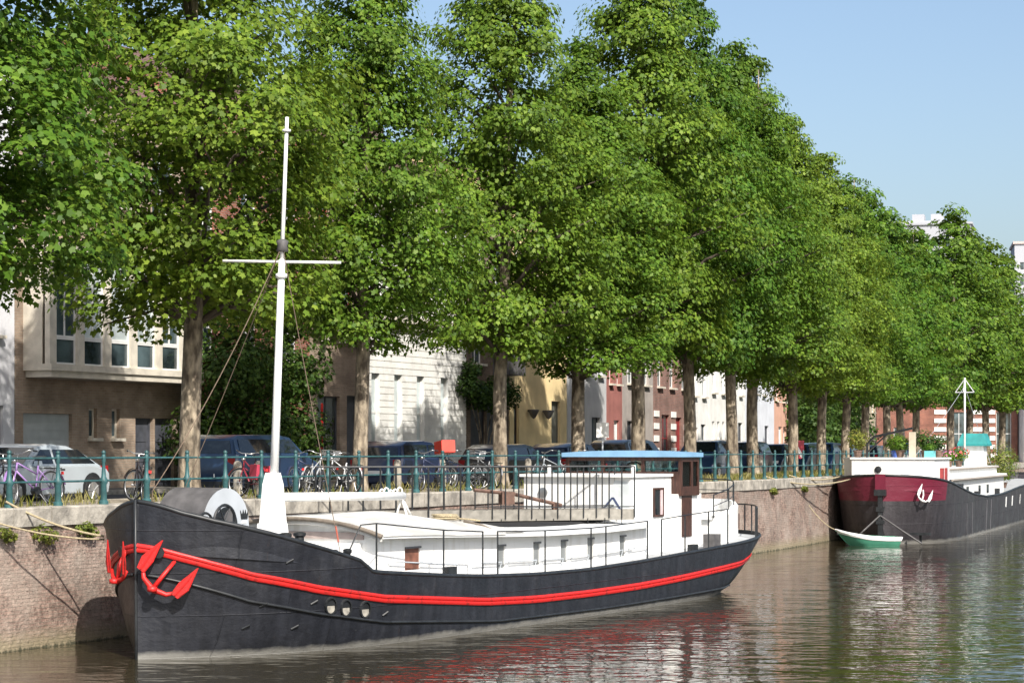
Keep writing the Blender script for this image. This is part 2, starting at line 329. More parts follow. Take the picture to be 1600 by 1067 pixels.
def house(name, label, s0, s1, top, wmat, ops, d=11.6, depth=9, roof=2.0, cornice=None, upper=None, rmat=None, extra_h=0):
    """ops: (u0,u1,z0,z1,kind,frame material,glass,bars,sill)  local to the facade, z from the pavement"""
    A = Q(s0, d); Bp = Q(s1, d); W = (Bp-A).length-.03; rz = math.atan2(Bp.y-A.y, Bp.x-A.x)
    par = empty(name, A, rz, label, 'house')
    if upper:          # rows of windows on the upper floors: (z0, z1, n, frac, frame, bars)
        for z0, z1, n, fr, fm, bars in upper:
            for k in range(n):
                c = W*(k+.5)/n; hw = W/n*fr/2; ops = ops+[(c-hw, c+hw, z0, z1, 'w', fm, None, bars, STONE)]
    mb = MB(); cell_wall(mb, W, -.2, top, [o[:4] for o in ops])
    mb.add([(0, 0, -.2), (0, depth, -.2), (0, depth, top), (0, 0, top), (0, depth/2, top+roof)], [(0, 3, 4, 2, 1)])
    mb.add([(W, 0, -.2), (W, depth, -.2), (W, depth, top), (W, 0, top), (W, depth/2, top+roof)], [(0, 1, 2, 4, 3)])
    mb.add([(0, depth, -.2), (W, depth, -.2), (W, depth, top), (0, depth, top)], [(1, 0, 3, 2)])
    mb.build('wall', wmat, par)
    rm = MB(); t = .16; e = .25
    for sg in (0, 1):
        y0 = -e if sg == 0 else depth+e; k = roof/(depth/2); zb = top-e*k
        rm.add([(0, y0, zb), (W, y0, zb), (W, depth/2, top+roof), (0, depth/2, top+roof), (0, y0, zb+t), (W, y0, zb+t), (W, depth/2, top+roof+t), (0, depth/2, top+roof+t)],
               [(0, 1, 2, 3), (4, 5, 6, 7), (0, 1, 5, 4), (1, 2, 6, 5), (3, 0, 4, 7)])
    rf = rm.build('roof', rmat or ROOF, par)
    MB().box((W*.25, depth/2, top+roof+.4), (.6, .5, 1.4)).build('chimney', wmat, rf)
    if cornice:
        MB().b2((.01, -.22, top-.45), (W-.01, .003, top-.28)).b2((.01, -.32, top-.279), (W-.01, .002, top-.12)).build('cornice', cornice, par)
    for o in ops:
        k = o[4]
        if k == 'w': window(par, o[0], o[1], o[2], o[3], .12, o[5], o[6], o[7], o[8])
        elif k == 'd': door(par, o[0], o[1], o[2], o[3], .12, o[5])
        elif k == 'g':
            g = MB(); n = 9
            for i in range(n):
                a = o[2]+(o[3]-o[2])*i/n; b = o[2]+(o[3]-o[2])*(i+1)/n
                g.b2((o[0]+.002, .12, a), (o[1]-.002, .16, b-.02)); g.b2((o[0], .135, b-.021), (o[1], .155, b+.001))
            g.build('garage_door', o[5], par)
    return par, W
BRICK_BROWN = brick_mat('brown_brick', (.44, .33, .245), (.36, .265, .195), (.42, .36, .29))
BRICK_DARK = brick_mat('umber_brick', (.24, .165, .115), (.17, .12, .09), (.25, .21, .17))
BRICK_RED = brick_mat('red_brick', (.40, .145, .09), (.30, .105, .07), (.33, .27, .22))
PLASTER_W = mk('white_render', (.76, .75, .71), .8, .08, 1.2, bump=.006, bscale=12, col2=(.80, .79, .76))
PLASTER_G = mk('grey_render', (.52, .52, .52), .8, .1, 1.2, bump=.006, bscale=12)
PLASTER_Y = mk('ochre_render', (.80, .62, .33), .8, .1, 1.2, bump=.006, bscale=12)
DGREYDOOR = mk('dark_grey_door', (.07, .075, .09), .5, .2, 4)
REDFRAME = mk('dark_red_frame', (.26, .035, .035), .5, .15, 4)
PALEDOOR = mk('pale_grey_door', (.42, .45, .45), .5, .08, 3)
BLIND = mk('pale_blind', (.46, .52, .52), .3, .3, 1.0, spec=.7)

house('corner_house', 'pale grey stone house at the left edge beside the brown brick house', 8.0, 15.1, 12, mk('pale_ashlar', (.58, .58, .60), .8, .08, .8, bump=.006, bscale=10), [(5.6, 6.6, .2, 2.3, 'd', DGREYDOOR), (1.2, 2.4, .9, 2.4, 'w', WFRAME, None, (2, 1), STONE)], upper=[(4.2, 6.4, 3, .5, WFRAME, (2, 2)), (7.8, 9.8, 3, .5, WFRAME, (2, 2))], cornice=STONE)
# brown brick house with projecting bay
hb, W = house('bay_house', 'brown brick house with a long projecting stone window bay above the garage', 15.1, 23.2, 11.5, BRICK_BROWN,
      [(.35, 2.55, 0, 2.12, 'g', PALEDOOR), (3.32, 3.72, 1.45, 2.3, 'w', STONE, None, (1, 1), STONE), (4.42, 4.82, 1.45, 2.3, 'w', STONE, None, (1, 1), STONE), (5.6, 6.5, 0, 2.05, 'd', DGREYDOOR), (6.6, 7.6, 0, 2.05, 'd', DGREYDOOR)], upper=[(8.2, 10.0, 4, .6, WFRAME, (2, 1))])
bp = -.95
bay = MB().b2((.35, bp, 3.28), (W-.15, .0, 3.46)).b2((.45, bp+.06, 3.1), (W-.2, 0, 3.279)).b2((.3, bp-.06, 6.6), (W-.1, 0, 6.85)).build('bay', STONE, hb)
MB().b2((.35, bp+.311, 3.461), (.40, 0, 6.6)).build('bay_side', STONE, bay); MB().b2((W-.2, bp+.12, 3.461), (W-.15, 0, 6.6)).build('bay_side', STONE, bay)
nb = 6; pw = (W-.5)/nb
for k in range(nb):
    u0 = .35+k*pw
    MB().b2((u0+.002, bp+.05, 3.461), (u0+.30, bp+.22, 6.599)).build('pilaster', STONE, bay)
    window(hb, u0+.301, u0+pw+.001, 4.2, 6.58, bp+.14, WFRAME, BLIND if k in (1, 2, 3) else PANEGLASS, (2 if k != 2 else 1, 1), None, .06)
    window(hb, u0+.301, u0+pw+.001, 3.462, 4.195, bp+.14, WFRAME, PANEGLASS, (1, 1), None, .05)
# tall red brick house behind the big shrub
house('tall_brick_house', 'tall red brick house half hidden by the ivy shrub and tree crowns', 23.2, 30.75, 12.2, BRICK_RED, [(1.0, 2.1, .9, 2.5, 'w', WFRAME, None, (2, 1), STONE), (5.2, 6.3, 0, 2.3, 'd', DGREYDOOR)], upper=[(4.0, 5.9, 3, .4, WFRAME, (2, 2)), (7.6, 9.5, 3, .4, WFRAME, (2, 2))])
hc, W = house('red_window_house', 'narrow brown brick house with dark red window frames and ledge', 30.75, 34.3, 11.8, BRICK_BROWN, [(.5, 2.0, .95, 2.95, 'w', DGREYDOOR, None, (2, 1), STONE), (.35, 2.9, 5.35, 7.0, 'w', REDFRAME, None, (2, 2), None), (2.5, 3.3, 0, 3.0, 'd', DGREYDOOR)], upper=[(8.4, 10.2, 2, .5, REDFRAME, (2, 2))])
led = MB().b2((.05, -.35, 5.12), (W-.05, -.003, 5.30)); led.build('window_ledge', mk('pink_ledge', (.50, .36, .33), .7), hc)
for u in (.7, 1.9, 3.0): MB().b2((u-.1, -.3, 4.8), (u+.1, -.003, 5.119)).build('bracket', STONE, hc)
MB().b2((.98, .14, 1.1), (1.12, .18, 2.7)).build('red_post', RED, hc)
# white rusticated house
ops = []
for u, bl in ((1.0, 1), (2.75, 1), (4.55, 1), (6.55, 1)): ops.append((u-.32, u+.32, .9, 4.0, 'w', WFRAME, BLIND, (1, 2), None))
hd, W = house('white_block_house', 'white house front of rusticated blocks with narrow tall windows', 34.3, 43.25, 10.2, PLASTER_W, ops, cornice=STONE, upper=[(6.6, 8.9, 4, .42, WFRAME, (2, 2))])
MB().b2((.01, -.18, 5.5), (W-.01, -.035, 5.72)).b2((.01, -.3, 5.721), (W-.01, -.034, 5.95)).build('string_course', STONE, hd)
edges = [0.02]+[x for o in ops for x in (o[0], o[1])]+[W-.02]
BLOCKS = mk('white_block', (.76, .75, .71), .8, .1, 2, bump=.006, bscale=12)
for r in range(23):
    z0 = .05+r*.237; z1 = z0+.237-.028
    segs = [(edges[i], edges[i+1]) for i in range(0, len(edges), 2)] if z1 < 4.03 and z1 > .85 else [(.02, W-.02)]
    for a, b in segs:
        n = max(1, round((b-a)/.8)); off = (.5 if r % 2 else 0)*(b-a)/n if n > 1 else 0
        cuts = [a]+[a+off+(b-a)*k/n for k in range(0 if off else 1, n)]+[b]
        for i in range(len(cuts)-1):
            MB().b2((cuts[i]+.008, -.032, z0), (cuts[i+1]-.008, -.001, z1)).build('block', BLOCKS, hd)
# dark timber front
hk, W = house('dark_front_house', 'dark house front with timber carriage doors under hanging ivy', 43.3, 47.85, 11, BRICK_DARK, [(.4, 1.9, 0, 3.0, 'd', DGREYDOOR), (2.0, 3.5, 0, 3.0, 'd', DGREYDOOR)], upper=[(4.5, 6.5, 2, .5, WFRAME, (2, 2)), (7.7, 9.5, 2, .5, WFRAME, (2, 2))])
MB().b2((2.6, -.75, 4.1), (W-.05, -.003, 5.6)).build('oriel', DARKGREY, hk)
hy, W = house('ochre_house', 'sunlit ochre yellow house with two wall lamps by the door', 47.9, 55.3, 11.5, PLASTER_Y, [(5.0, 6.1, 0, 3.2, 'd', mk('green_grey_door', (.16, .16, .13), .5, .2, 3)), (.5, 1.1, .6, 3.0, 'w', BROWNWOOD, None, (1, 1), STONE)], upper=[(5.3, 7.3, 4, .4, WFRAME, (2, 2)), (8.4, 10, 4, .4, WFRAME, (2, 2))], cornice=STONE)
for u in (2.1, 3.9):
    MB().lathe([(.02, -.35), (.10, -.28), (.24, .0), (.24, .03), (.02, .04)], 10, c=(u, -.26, 2.75)).build('wall_lamp', DARKGREY, hy, True)
    MB().b2((u-.03, -.26, 2.7), (u+.03, -.002, 2.76)).build('lamp_arm', DARKGREY, hy)
house('grey_house', 'grey rendered house with a tall grey door behind the tree trunk', 55.4, 61.6, 11, PLASTER_G, [(1.0, 2.5, 0, 2.9, 'd', mk('slate_door', (.19, .20, .22), .5, .15, 3)), (3.6, 4.9, .8, 2.6, 'w', DGREYDOOR, None, (2, 1), STONE)], upper=[(4.5, 6.4, 3, .4, WFRAME, (2, 2)), (7.6, 9.3, 3, .4, WFRAME, (2, 2))])
house('red_house', 'narrow dull red house with a white door surround', 61.65, 64.3, 10, mk('red_render', (.33, .13, .11), .8, .15, 1.5), [(1.2, 2.1, 0, 2.5, 'd', WFRAME)], upper=[(4.2, 6, 2, .4, WFRAME, (2, 2)), (7.2, 8.8, 2, .4, WFRAME, (2, 2))])
house('grey_terrace_house', 'grey brown terrace house in the shade between the trunks', 64.35, 70.0, 10.5, mk('taupe_render', (.36, .32, .29), .8, .12, 1.5), [(.8, 1.8, 0, 2.5, 'd', DGREYDOOR), (2.3, 3.5, .8, 2.6, 'w', WFRAME, None, (2, 1), STONE)], upper=[(4.3, 6.2, 2, .4, WFRAME, (2, 2)), (7.8, 9.5, 2, .4, WFRAME, (2, 2))])
hs, W = house('banded_house', 'house with red brick piers banded in white stone', 70.05, 77.5, 10.5, brick_mat('mauve_brick', (.36, .18, .14), (.28, .14, .11), (.34, .28, .24)), [(1.6, 3.2, .5, 2.9, 'w', REDFRAME, None, (2, 2), STONE), (4.5, 5.7, 0, 2.8, 'd', REDFRAME)], upper=[(4.3, 6.2, 3, .4, WFRAME, (2, 2)), (7.6, 9.3, 3, .4, WFRAME, (2, 2))])
for u in (.05, 3.5, 6.2):
    for k in range(5): MB().b2((u, -.06, .3+k*.62), (u+.9, -.002, .6+k*.62)).build('stone_band', PLASTER_W, hs)
house('brown_door_house', 'pale house with a brown wooden door and shuttered window', 77.55, 81.9, 10, PLASTER_W, [(.7, 1.8, 0, 2.3, 'd', mk('brown_door', (.30, .12, .06), .5, .15, 3)), (2.5, 3.6, .8, 2.5, 'w', DGREYDOOR, None, (2, 1), STONE)], upper=[(4.0, 5.8, 2, .4, WFRAME, (2, 2))])
house('cream_house', 'bright cream white house with a row of small ground floor windows', 81.95, 91.3, 11, PLASTER_W, [(.8+1.25*k, 1.35+1.25*k, 1.7, 2.7, 'w', DGREYDOOR, None, (1, 1), STONE) for k in range(5)]+[(7.4, 8.6, 0, 2.7, 'd', DGREYDOOR)], upper=[(4.3, 6.2, 4, .35, WFRAME, (2, 2)), (7.5, 9.2, 4, .35, WFRAME, (2, 2))], cornice=STONE)
house('pale_blue_house', 'pale blue white house with a slit window and an orange brick corner', 91.35, 100.2, 10.5, mk('bluish_render', (.66, .68, .72), .8, .07, 1.2), [(3.0, 3.6, .5, 3.2, 'w', DGREYDOOR, None, (1, 1), None), (5.8, 7.0, 0, 2.6, 'd', DGREYDOOR)], upper=[(4.5, 6.3, 4, .3, WFRAME, (2, 2)), (7.3, 8.9, 4, .3, WFRAME, (2, 2))])
house('orange_corner_house', 'narrow house with orange brick strip at the end of the white row', 100.25, 104.5, 10.5, mk('salmon_render', (.62, .36, .26), .8, .1, 1.5), [(1.4, 2.6, 0, 2.6, 'd', WFRAME), (3.0, 3.9, .8, 2.6, 'w', WFRAME, None, (1, 1), STONE)], upper=[(4.2, 6, 2, .4, WFRAME, (2, 2))])
house('tan_far_house', 'small tan house glimpsed behind the far tree trunks', 131, 145, 7.5, mk('tan_render', (.50, .42, .30), .8, .1, 1.5), [(2, 4, .8, 2.4, 'w', WFRAME, None, (2, 1), STONE), (7, 8.3, 0, 2.4, 'd', DGREYDOOR), (10, 12, .8, 2.4, 'w', WFRAME, None, (2, 1), STONE)], upper=[(4.2, 5.8, 4, .4, WFRAME, (2, 2))])
# far brick building that faces down the canal, and a white house beyond
def far_house(name, label, x0, x1, y, top, wmat, ops, rz=0.0, roof=3, **k):
    global Q
    q0 = Q
    Q = lambda s, d, z=QZ: Vector((x0, y, z)) if s == 0 else Vector((x1, y, z))
    r = house(name, label, 0, 1, top, wmat, ops, roof=roof, **k); Q = q0; return r
fb, W = far_house('far_banded_building', 'far red brick building with white striped window piers beyond the barge', 33.5, 46.5, 200, 6.6, BRICK_RED, [(6.9, 8.3, .6, 4.6, 'w', WFRAME, None, (2, 2), STONE), (11.0, 12.4, .6, 4.6, 'w', WFRAME, None, (2, 2), STONE), (1.6, 2.6, .8, 3.2, 'w', WFRAME, None, (1, 1), STONE)])
for u in (5.3, 8.6, 9.8):
    for k in range(6): MB().b2((u, -.08, .4+k*.8), (u+1.1, -.002, .8+k*.8)).build('stone_band', PLASTER_W, fb)
far_house('far_white_house', 'far white house with a dark garage opening at the right edge', 46.6, 56, 198, 7.5, PLASTER_W, [(1.3, 4.6, 0, 4.2, 'g', mk('navy_gate', (.03, .035, .06), .5)), (5.6, 7, 1, 3, 'w', WFRAME, None, (2, 1), STONE)])
# distant pale tower block above the trees
tb = empty('tower_block', (67, 400, .9), R(-14), 'pale grey block of flats rising far behind the trees', 'building')
PALE = mk('pale_concrete', (.44, .45, .48), .85, .05, .1)
ops = [(1.0+2.3*i, 2.5+2.3*i, 3*j+1, 3*j+2.5) for i in range(7) for j in range(14)]
m_ = MB(); cell_wall(m_, 17, -1, 44, ops, 0, .3); m_.add([(0, 0, -1), (0, 14, -1), (0, 14, 44), (0, 0, 44)], [(3, 2, 1, 0)]).add([(17, 0, -1), (17, 14, -1), (17, 14, 44), (17, 0, 44)], [(0, 1, 2, 3)])
m_.build('wall', PALE, tb)
for u0, u1, a, b in ops:
    if a > 30: window(tb, u0, u1, a, b, .15, WFRAME, None, (2, 1), None)
MB().b2((-.3, -.3, 44.01), (17.3, 14.3, 44.4)).build('parapet', PALE, tb)
for u in (6.2, 9.6): MB().b2((u, 4, 45.11), (u+2.2, 8, 46.4)).build('lift_house', PALE, tb)
MB().b2((2, 3, 44.41), (15, 10, 45.1)).build('plant_room', PALE, tb)
tc_ = empty('slab_block', (97, 420, 4.5), R(-10), 'pale slab building far behind the trees at the right edge', 'building')
ops = [(1.0+2.4*i, 2.6+2.4*i, 3*j+1, 3*j+2.5) for i in range(7) for j in range(12)]
m_ = MB(); cell_wall(m_, 18, -1, 39, ops, 0, .3); m_.add([(0, 0, -1), (0, 14, -1), (0, 14, 39), (0, 0, 39)], [(3, 2, 1, 0)]); m_.build('wall', PALE, tc_)
for u0, u1, a, b in ops:
    if a > 27: window(tc_, u0, u1, a, b, .15, WFRAME, None, (2, 1), None)
MB().b2((-.3, -.3, 39.01), (18.3, 14.3, 39.5)).build('roof', mk('pinkish_roof', (.55, .45, .42), .8), tc_)

# ------------------------------------------------------------------ trees
def leaf_material(name, c0, c1, c2, trans=.35):
    m = bpy.data.materials.new(name); m.use_nodes = True; N, L, p = nodes(m); o = [n for n in N if n.type == 'OUTPUT_MATERIAL'][0]
    g = N.new('ShaderNodeNewGeometry'); oi = N.new('ShaderNodeObjectInfo')
    rp = N.new('ShaderNodeValToRGB'); L.new(g.outputs['Random Per Island'], rp.inputs[0])
    e = rp.color_ramp.elements; e[0].position = 0; e[0].color = (*c0, 1); e[1].position = 1; e[1].color = (*c2, 1); k = e.new(.55); k.color = (*c1, 1)
    hs = N.new('ShaderNodeHueSaturation'); L.new(rp.outputs[0], hs.inputs['Color'])
    mr = N.new('ShaderNodeMapRange'); L.new(oi.outputs['Random'], mr.inputs['Value']); mr.inputs['To Min'].default_value = .482; mr.inputs['To Max'].default_value = .512; L.new(mr.outputs[0], hs.inputs['Hue'])
    mv = N.new('ShaderNodeMapRange'); L.new(oi.outputs['Random'], mv.inputs['Value']); mv.inputs['To Min'].default_value = 1.12; mv.inputs['To Max'].default_value = .9; 
    tcl = N.new('ShaderNodeTexCoord'); nl = N.new('ShaderNodeTexNoise'); nl.inputs['Scale'].default_value = .9; nl.inputs['Detail'].default_value = 2; L.new(tcl.outputs['Object'], nl.inputs['Vector'])
    ml = N.new('ShaderNodeMapRange'); L.new(nl.outputs['Fac'], ml.inputs['Value']); ml.inputs['From Min'].default_value = .3; ml.inputs['From Max'].default_value = .7; ml.inputs['To Min'].default_value = .72; ml.inputs['To Max'].default_value = 1.25
    mm = N.new('ShaderNodeMath'); mm.operation = 'MULTIPLY'; L.new(mv.outputs[0], mm.inputs[0]); L.new(ml.outputs[0], mm.inputs[1]); L.new(mm.outputs[0], hs.inputs['Value'])
    L.new(hs.outputs[0], p.inputs['Base Color']); p.inputs['Roughness'].default_value = .5; p.inputs['Specular IOR Level'].default_value = .22
    t = N.new('ShaderNodeBsdfTranslucent'); hb_ = N.new('ShaderNodeHueSaturation'); hb_.inputs['Hue'].default_value = .48; hb_.inputs['Value'].default_value = 1.5; L.new(hs.outputs[0], hb_.inputs['Color']); L.new(hb_.outputs[0], t.inputs[0])
    mx = N.new('ShaderNodeMixShader'); mx.inputs[0].default_value = trans; L.new(p.outputs[0], mx.inputs[1]); L.new(t.outputs[0], mx.inputs[2]); L.new(mx.outputs[0], o.inputs[0])
    return m
LEAF = leaf_material('plane_leaf', (.050, .112, .011), (.096, .184, .017), (.155, .242, .030), .33)
DARKLEAF = leaf_material('ivy_leaf', (.022, .058, .011), (.042, .092, .015), (.075, .14, .024), .25)
YELLEAF = leaf_material('weed_leaf', (.09, .13, .02), (.16, .19, .035), (.24, .24, .06), .3)
BARK = mk('plane_bark', (.12, .092, .065), .95, .3, 3.5, col2=(.29, .24, .175), bump=.05, bscale=9, stretch=(1.6, 1.6, .7), fac=(.38, .66))
DARKBARK = mk('shaded_bark', (.07, .055, .04), .95, .25, 4, bump=.03, bscale=9)  # bark colour darkened so the branches look shaded inside the crown
OUT = np.array([(0, 1.0), (30, .55), (60, .88), (122, .55), (238, .55), (300, .88), (330, .55)])
LX = np.cos(np.radians(OUT[:, 0]))*OUT[:, 1]; LY = np.sin(np.radians(OUT[:, 0]))*OUT[:, 1]*.95
def leaves_mesh(name, pos, nrm, size, mat, rng):
    n = len(pos); k = len(LX)
    nrm = nrm/np.linalg.norm(nrm, axis=1)[:, None]
    r = rng.normal(size=(n, 3)); r[:, 2] -= .8; t = r-nrm*(r*nrm).sum(1)[:, None]; t /= np.linalg.norm(t, axis=1)[:, None]; b = np.cross(nrm, t)
    fold = rng.uniform(.05, .22, n)
    sz = size*rng.uniform(.5, 1.3, n)
    P = pos[:, None, :]+sz[:, None, None]*.5*(LX[None, :, None]*t[:, None, :]+LY[None, :, None]*b[:, None, :]+(-fold[:, None]*np.abs(LY)[None, :]*1.2)[:, :, None]*nrm[:, None, :])
    me = bpy.data.meshes.new(name); me.vertices.add(n*k); me.vertices.foreach_set('co', P.astype(np.float32).ravel())
    me.loops.add(n*k); me.loops.foreach_set('vertex_index', np.arange(n*k, dtype=np.int32))
    me.polygons.add(n); me.polygons.foreach_set('loop_start', np.arange(0, n*k, k, dtype=np.int32)); me.polygons.foreach_set('loop_total', np.full(n, k, dtype=np.int32))
    me.materials.append(mat); me.update(calc_edges=True); return me
HP = [0, .07, .2, .36, .53, .69, .85, 1.0]; RP = [.58, .88, 1.0, .97, .83, .58, .33, .06]
def tree_meshes(i, n_clump, per, leaf, clump=.68, lowb=0):
    """crown 1 m wide radius profile scaled: crown from z=3.9 to 15.6, radius 4.1 (tree base at 0)"""
    rng = np.random.default_rng(100+i); zb, zt, Rm = 4.15-lowb, 15.4, 3.7+.3*math.sin(i*2.3); RPv = np.array(RP)*(1+.09*np.sin(np.arange(8)*1.9+i*1.7))
    C = []; ph = rng.uniform(0, 6.28, 6)
    while len(C) < n_clump:
        h = rng.uniform(0, 1); rr = np.interp(h, HP, RPv)
        if rng.uniform() > rr+.12: continue
        a = rng.uniform(0, 6.283)
        lump = 1+.16*math.sin(3*a+ph[0]+h*5)+.10*math.sin(5*a+ph[1]-h*11)+.08*math.sin(2*a+ph[2]+h*17)
        q = rng.uniform()**.5
        rad = Rm*rr*lump*q
        z = zb+(zt-zb)*h - .35*q*rr+rng.normal()*.15
        C.append((rad*math.cos(a), rad*math.sin(a), z, q, rr))
    C = np.array(C)
    pos = []; nr = []
    for cx, cy, cz, q, rr in C:
        m = int(per*rng.uniform(.55, 1.35)*(.75+.35*q)); cl = clump*rng.uniform(.6, 1.25)*(.7+.4*min(1, rr+.15))
        v = rng.normal(size=(m, 3)); v[:, 2] = np.where(rng.uniform(size=m) < .55, abs(v[:, 2]), v[:, 2]); v /= np.linalg.norm(v, axis=1)[:, None]; v *= (rng.uniform(0, 1, m)**.3)[:, None]
        o = np.array([cx, cy, 0])/(math.hypot(cx, cy)+1e-6)
        p = np.array([cx, cy, cz])+v*np.array([cl*1.2, cl*1.2, cl*.55]); p[:, 2] -= .25*((v[:, :2]**2).sum(1))*cl
        pos.append(p); nr.append(o*.50+np.array([0, 0, .55])+v*.60+rng.normal(size=(m, 3))*.30)
    pos = np.concatenate(pos); nr = np.concatenate(nr)
    crown = leaves_mesh('crown', pos, nr, leaf, LEAF, rng)
    # trunk with a slight lean and tapered limbs
    tr = MB(); lean = rng.normal(size=2)*.25
    def axis(z): t = z/15.6; return Vector((lean[0]*t*t*2+.05*math.sin(z*.8+i), lean[1]*t*t*2+.05*math.cos(z*.7+i), z))
    zs = [-.15, 0, .12, .35, .8, 1.6, 2.6, 3.6, 4.8, 6.2, 8, 10, 12, 14, 15]
    rs = [.36, .34, .30, .265, .25, .238, .228, .22, .20, .18, .15, .115, .075, .04, .015]
    tr.tube([axis(z) for z in zs], rs, 12)
    br = MB(); order = np.argsort(C[:, 2])
    pick = [c for c in C[order] if c[3] > .55][::max(1, n_clump//60)]
    for cx, cy, cz, q, rr in pick:
        L_ = math.hypot(cx, cy); z0 = max(3.6, min(13.5, cz-.55*L_-.2)); p0 = axis(z0); p3 = Vector((cx, cy, cz-.1))
        mid = p0.lerp(p3, .5)+Vector((rng.normal()*.2, rng.normal()*.2, .15*L_)); r0 = .03+.014*L_
        br.tube([p0, p0.lerp(mid, .55)+Vector((0, 0, .05)), mid, p3], [r0, r0*.8, r0*.55, .012], 6)
    return crown, tr.mesh('trunk', BARK, True), br.mesh('branches', DARKBARK, True)
VAR = [tree_meshes(i, 470, 138, .19, lowb=(.0, .3, -.2, .2, 0)[i]) for i in range(5)]
VFAR = [tree_meshes(20+i, 340, 60, .30, .70) for i in range(2)]
TREES = [  # s, d, height scale, width scale, variant, lean, label
 (.2, 1.9, 1.12, 1.1, 0, 0, 'plane tree at the left edge, crown hanging in front of the bay house'),
 (9.2, 1.9, 1.1, 1.0, 1, 0, 'plane tree with pale trunk just behind the bow of the black barge'),
 (17.1, 1.9, .97, .82, 2, 0, 'plane tree whose trunk stands right of the white mast'),
 (25.5, 1.9, 1.08, .88, 3, 0, 'plane tree with trunk beside the bicycle with red crate'),
 (31.3, 1.9, .92, .93, 4, 0, 'plane tree in front of the grey house just left of the blue roof'),
 (36.2, 1.9, 1.22, 1.0, 0, 0, 'tall plane tree rising behind the blue wheelhouse roof'),
 (41.5, 1.9, 1.16, .93, 1, 0, 'plane tree at the right end of the blue wheelhouse roof'),
 (46.0, 1.7, 1.08, .92, 2, 0, 'plane tree with sunlit trunk behind the stern of the black barge'),
 (50.7, 2.1, 1.08, .98, 3, -4, 'leaning plane tree in front of the cream white house'),
 (57.2, 2.0, .99, .9, 4, -2, 'plane tree in front of the pale blue house'),
 (63.0, 1.8, .95, .9, 0, 0, 'plane tree with dark trunk left of the burgundy bow'),
 (69.8, 1.9, .94, .9, 1, 0, 'plane tree with thin pale trunk behind the burgundy bow'),
 (75.6, 1.9, .93, .9, 5, 0, 'plane tree behind the white foredeck house of the second barge'),
 (82.2, 1.9, .92, .9, 6, 0, 'plane tree above the roof garden of the second barge'),
 (87.2, 1.9, .91, .9, 5, 0, 'far plane tree to the right of the roof garden tree'),
 (94.3, 1.9, .93, .95, 6, 0, 'far plane tree left of the white funnel'),
 (112.0, 1.9, 1.12, 1.1, 5, 0, 'big far plane tree behind the white funnel and teal canopy'),
 (124.0, 1.9, 1.1, 1.1, 6, 0, 'far plane tree third from the right edge'),
 (137.0, 1.9, 1.12, 1.2, 5, 0, 'far plane tree just inside the right edge'),
 (151.0, 1.9, 1.15, 1.25, 6, 0, 'farthest plane tree of the row, cut by the right edge'),
]
for k, (s, d, hs_, ws_, v, lean, lab) in enumerate(TREES):
    V = VAR[v] if v < 5 else VFAR[v-5]
    t = empty('plane_tree', Q(s, d, QZ-.02), RNG.uniform(0, 6.28), lab, 'tree', 'plane trees along the quay')
    t.scale = (ws_, ws_, hs_)
    if lean: t.rotation_euler = (Matrix.Rotation(R(lean), 3, Vector((-math.sin(head(s)), math.cos(head(s)), 0))) @ Matrix.Rotation(t.rotation_euler[2], 3, 'Z')).to_euler()
    c = link('crown', V[0], t); c['kind'] = 'stuff'
    link('trunk', V[1], t); b = link('branches', V[2], t)

def bush(name, label, cat, centres, n, leaf, mat, base, rng, stem=None):
    """centres: (x,y,z,rx,ry,rz) in world; leaf cloud with a stem from base"""
    e = empty(name, base, 0, label, cat); pos = []; nr = []
    vol = np.array([c[3]*c[4]+c[3]*c[5] for c in centres]); vol = vol/vol.sum()
    for c, w_ in zip(centres, vol):
        m = int(n*w_); v = rng.normal(size=(m, 3)); v /= np.linalg.norm(v, axis=1)[:, None]; q = rng.uniform(0, 1, m)**.3
        lum = 1+.15*np.sin(v[:, 0]*7+c[0])*np.sin(v[:, 2]*9+c[1])
        pos.append(np.array(c[:3])-np.array(base)+v*(q*lum)[:, None]*np.array(c[3:])); nr.append(v*.7+np.array([0, 0, .5])+rng.normal(size=(m, 3))*.4)
    link('foliage', leaves_mesh('foliage', np.concatenate(pos), np.concatenate(nr), leaf, mat, rng), e)['kind'] = 'stuff'
    sm = MB()
    for c in centres[:6]:
        p = Vector(c[:3])-Vector(base); sm.tube([(0, 0, -.1), (p.x*.3, p.y*.3, p.z*.5), tuple(p)], [.06*min(1, c[3]), .045*min(1, c[3]), .01], 5)
    sm.build('stem', BARK, e); return e
def ell(s, d, z, rs, rd, rz): p = Q(s, d, z); return (p.x, p.y, p.z, (rs+rd)/2, (rs+rd)/2, rz)
bush('ivy_shrub', 'large dark green shrub filling the gap right of the bay house', 'shrub', [ell(s_, 9.9+RNG.uniform(-.5, .6), z_, r_, r_*.8, r_*.8) for s_, z_, r_ in ((22.5, 4.2, 1.4), (24.0, 4.4, 1.7), (25.8, 4.5, 1.7), (27.2, 4.4, 1.3), (23.0, 6.2, 1.5), (24.8, 6.6, 1.7), (26.4, 6.4, 1.5), (27.5, 6.0, 1.0), (23.8, 8.1, 1.4), (25.6, 8.4, 1.4), (26.8, 8.0, 1.1), (24.9, 3.4, 1.4), (27.0, 3.3, 1.1), (22.8, 3.3, 1.2))], 26000, .18, DARKLEAF, Q(25.2, 10.0, QZ), RNG)
bush('hanging_ivy', 'dark ivy hanging over the dark carriage doors', 'ivy', [ell(s_, 11.3, z_, r_, .35, r_*.7) for s_, z_, r_ in ((42.6, 6.3, .7), (43.4, 6.0, .9), (44.5, 5.9, .9), (45.6, 6.2, .9), (46.8, 6.0, .9), (43.0, 6.9, .6))], 4500, .16, DARKLEAF, Q(44.6, 11.4, QZ), RNG)
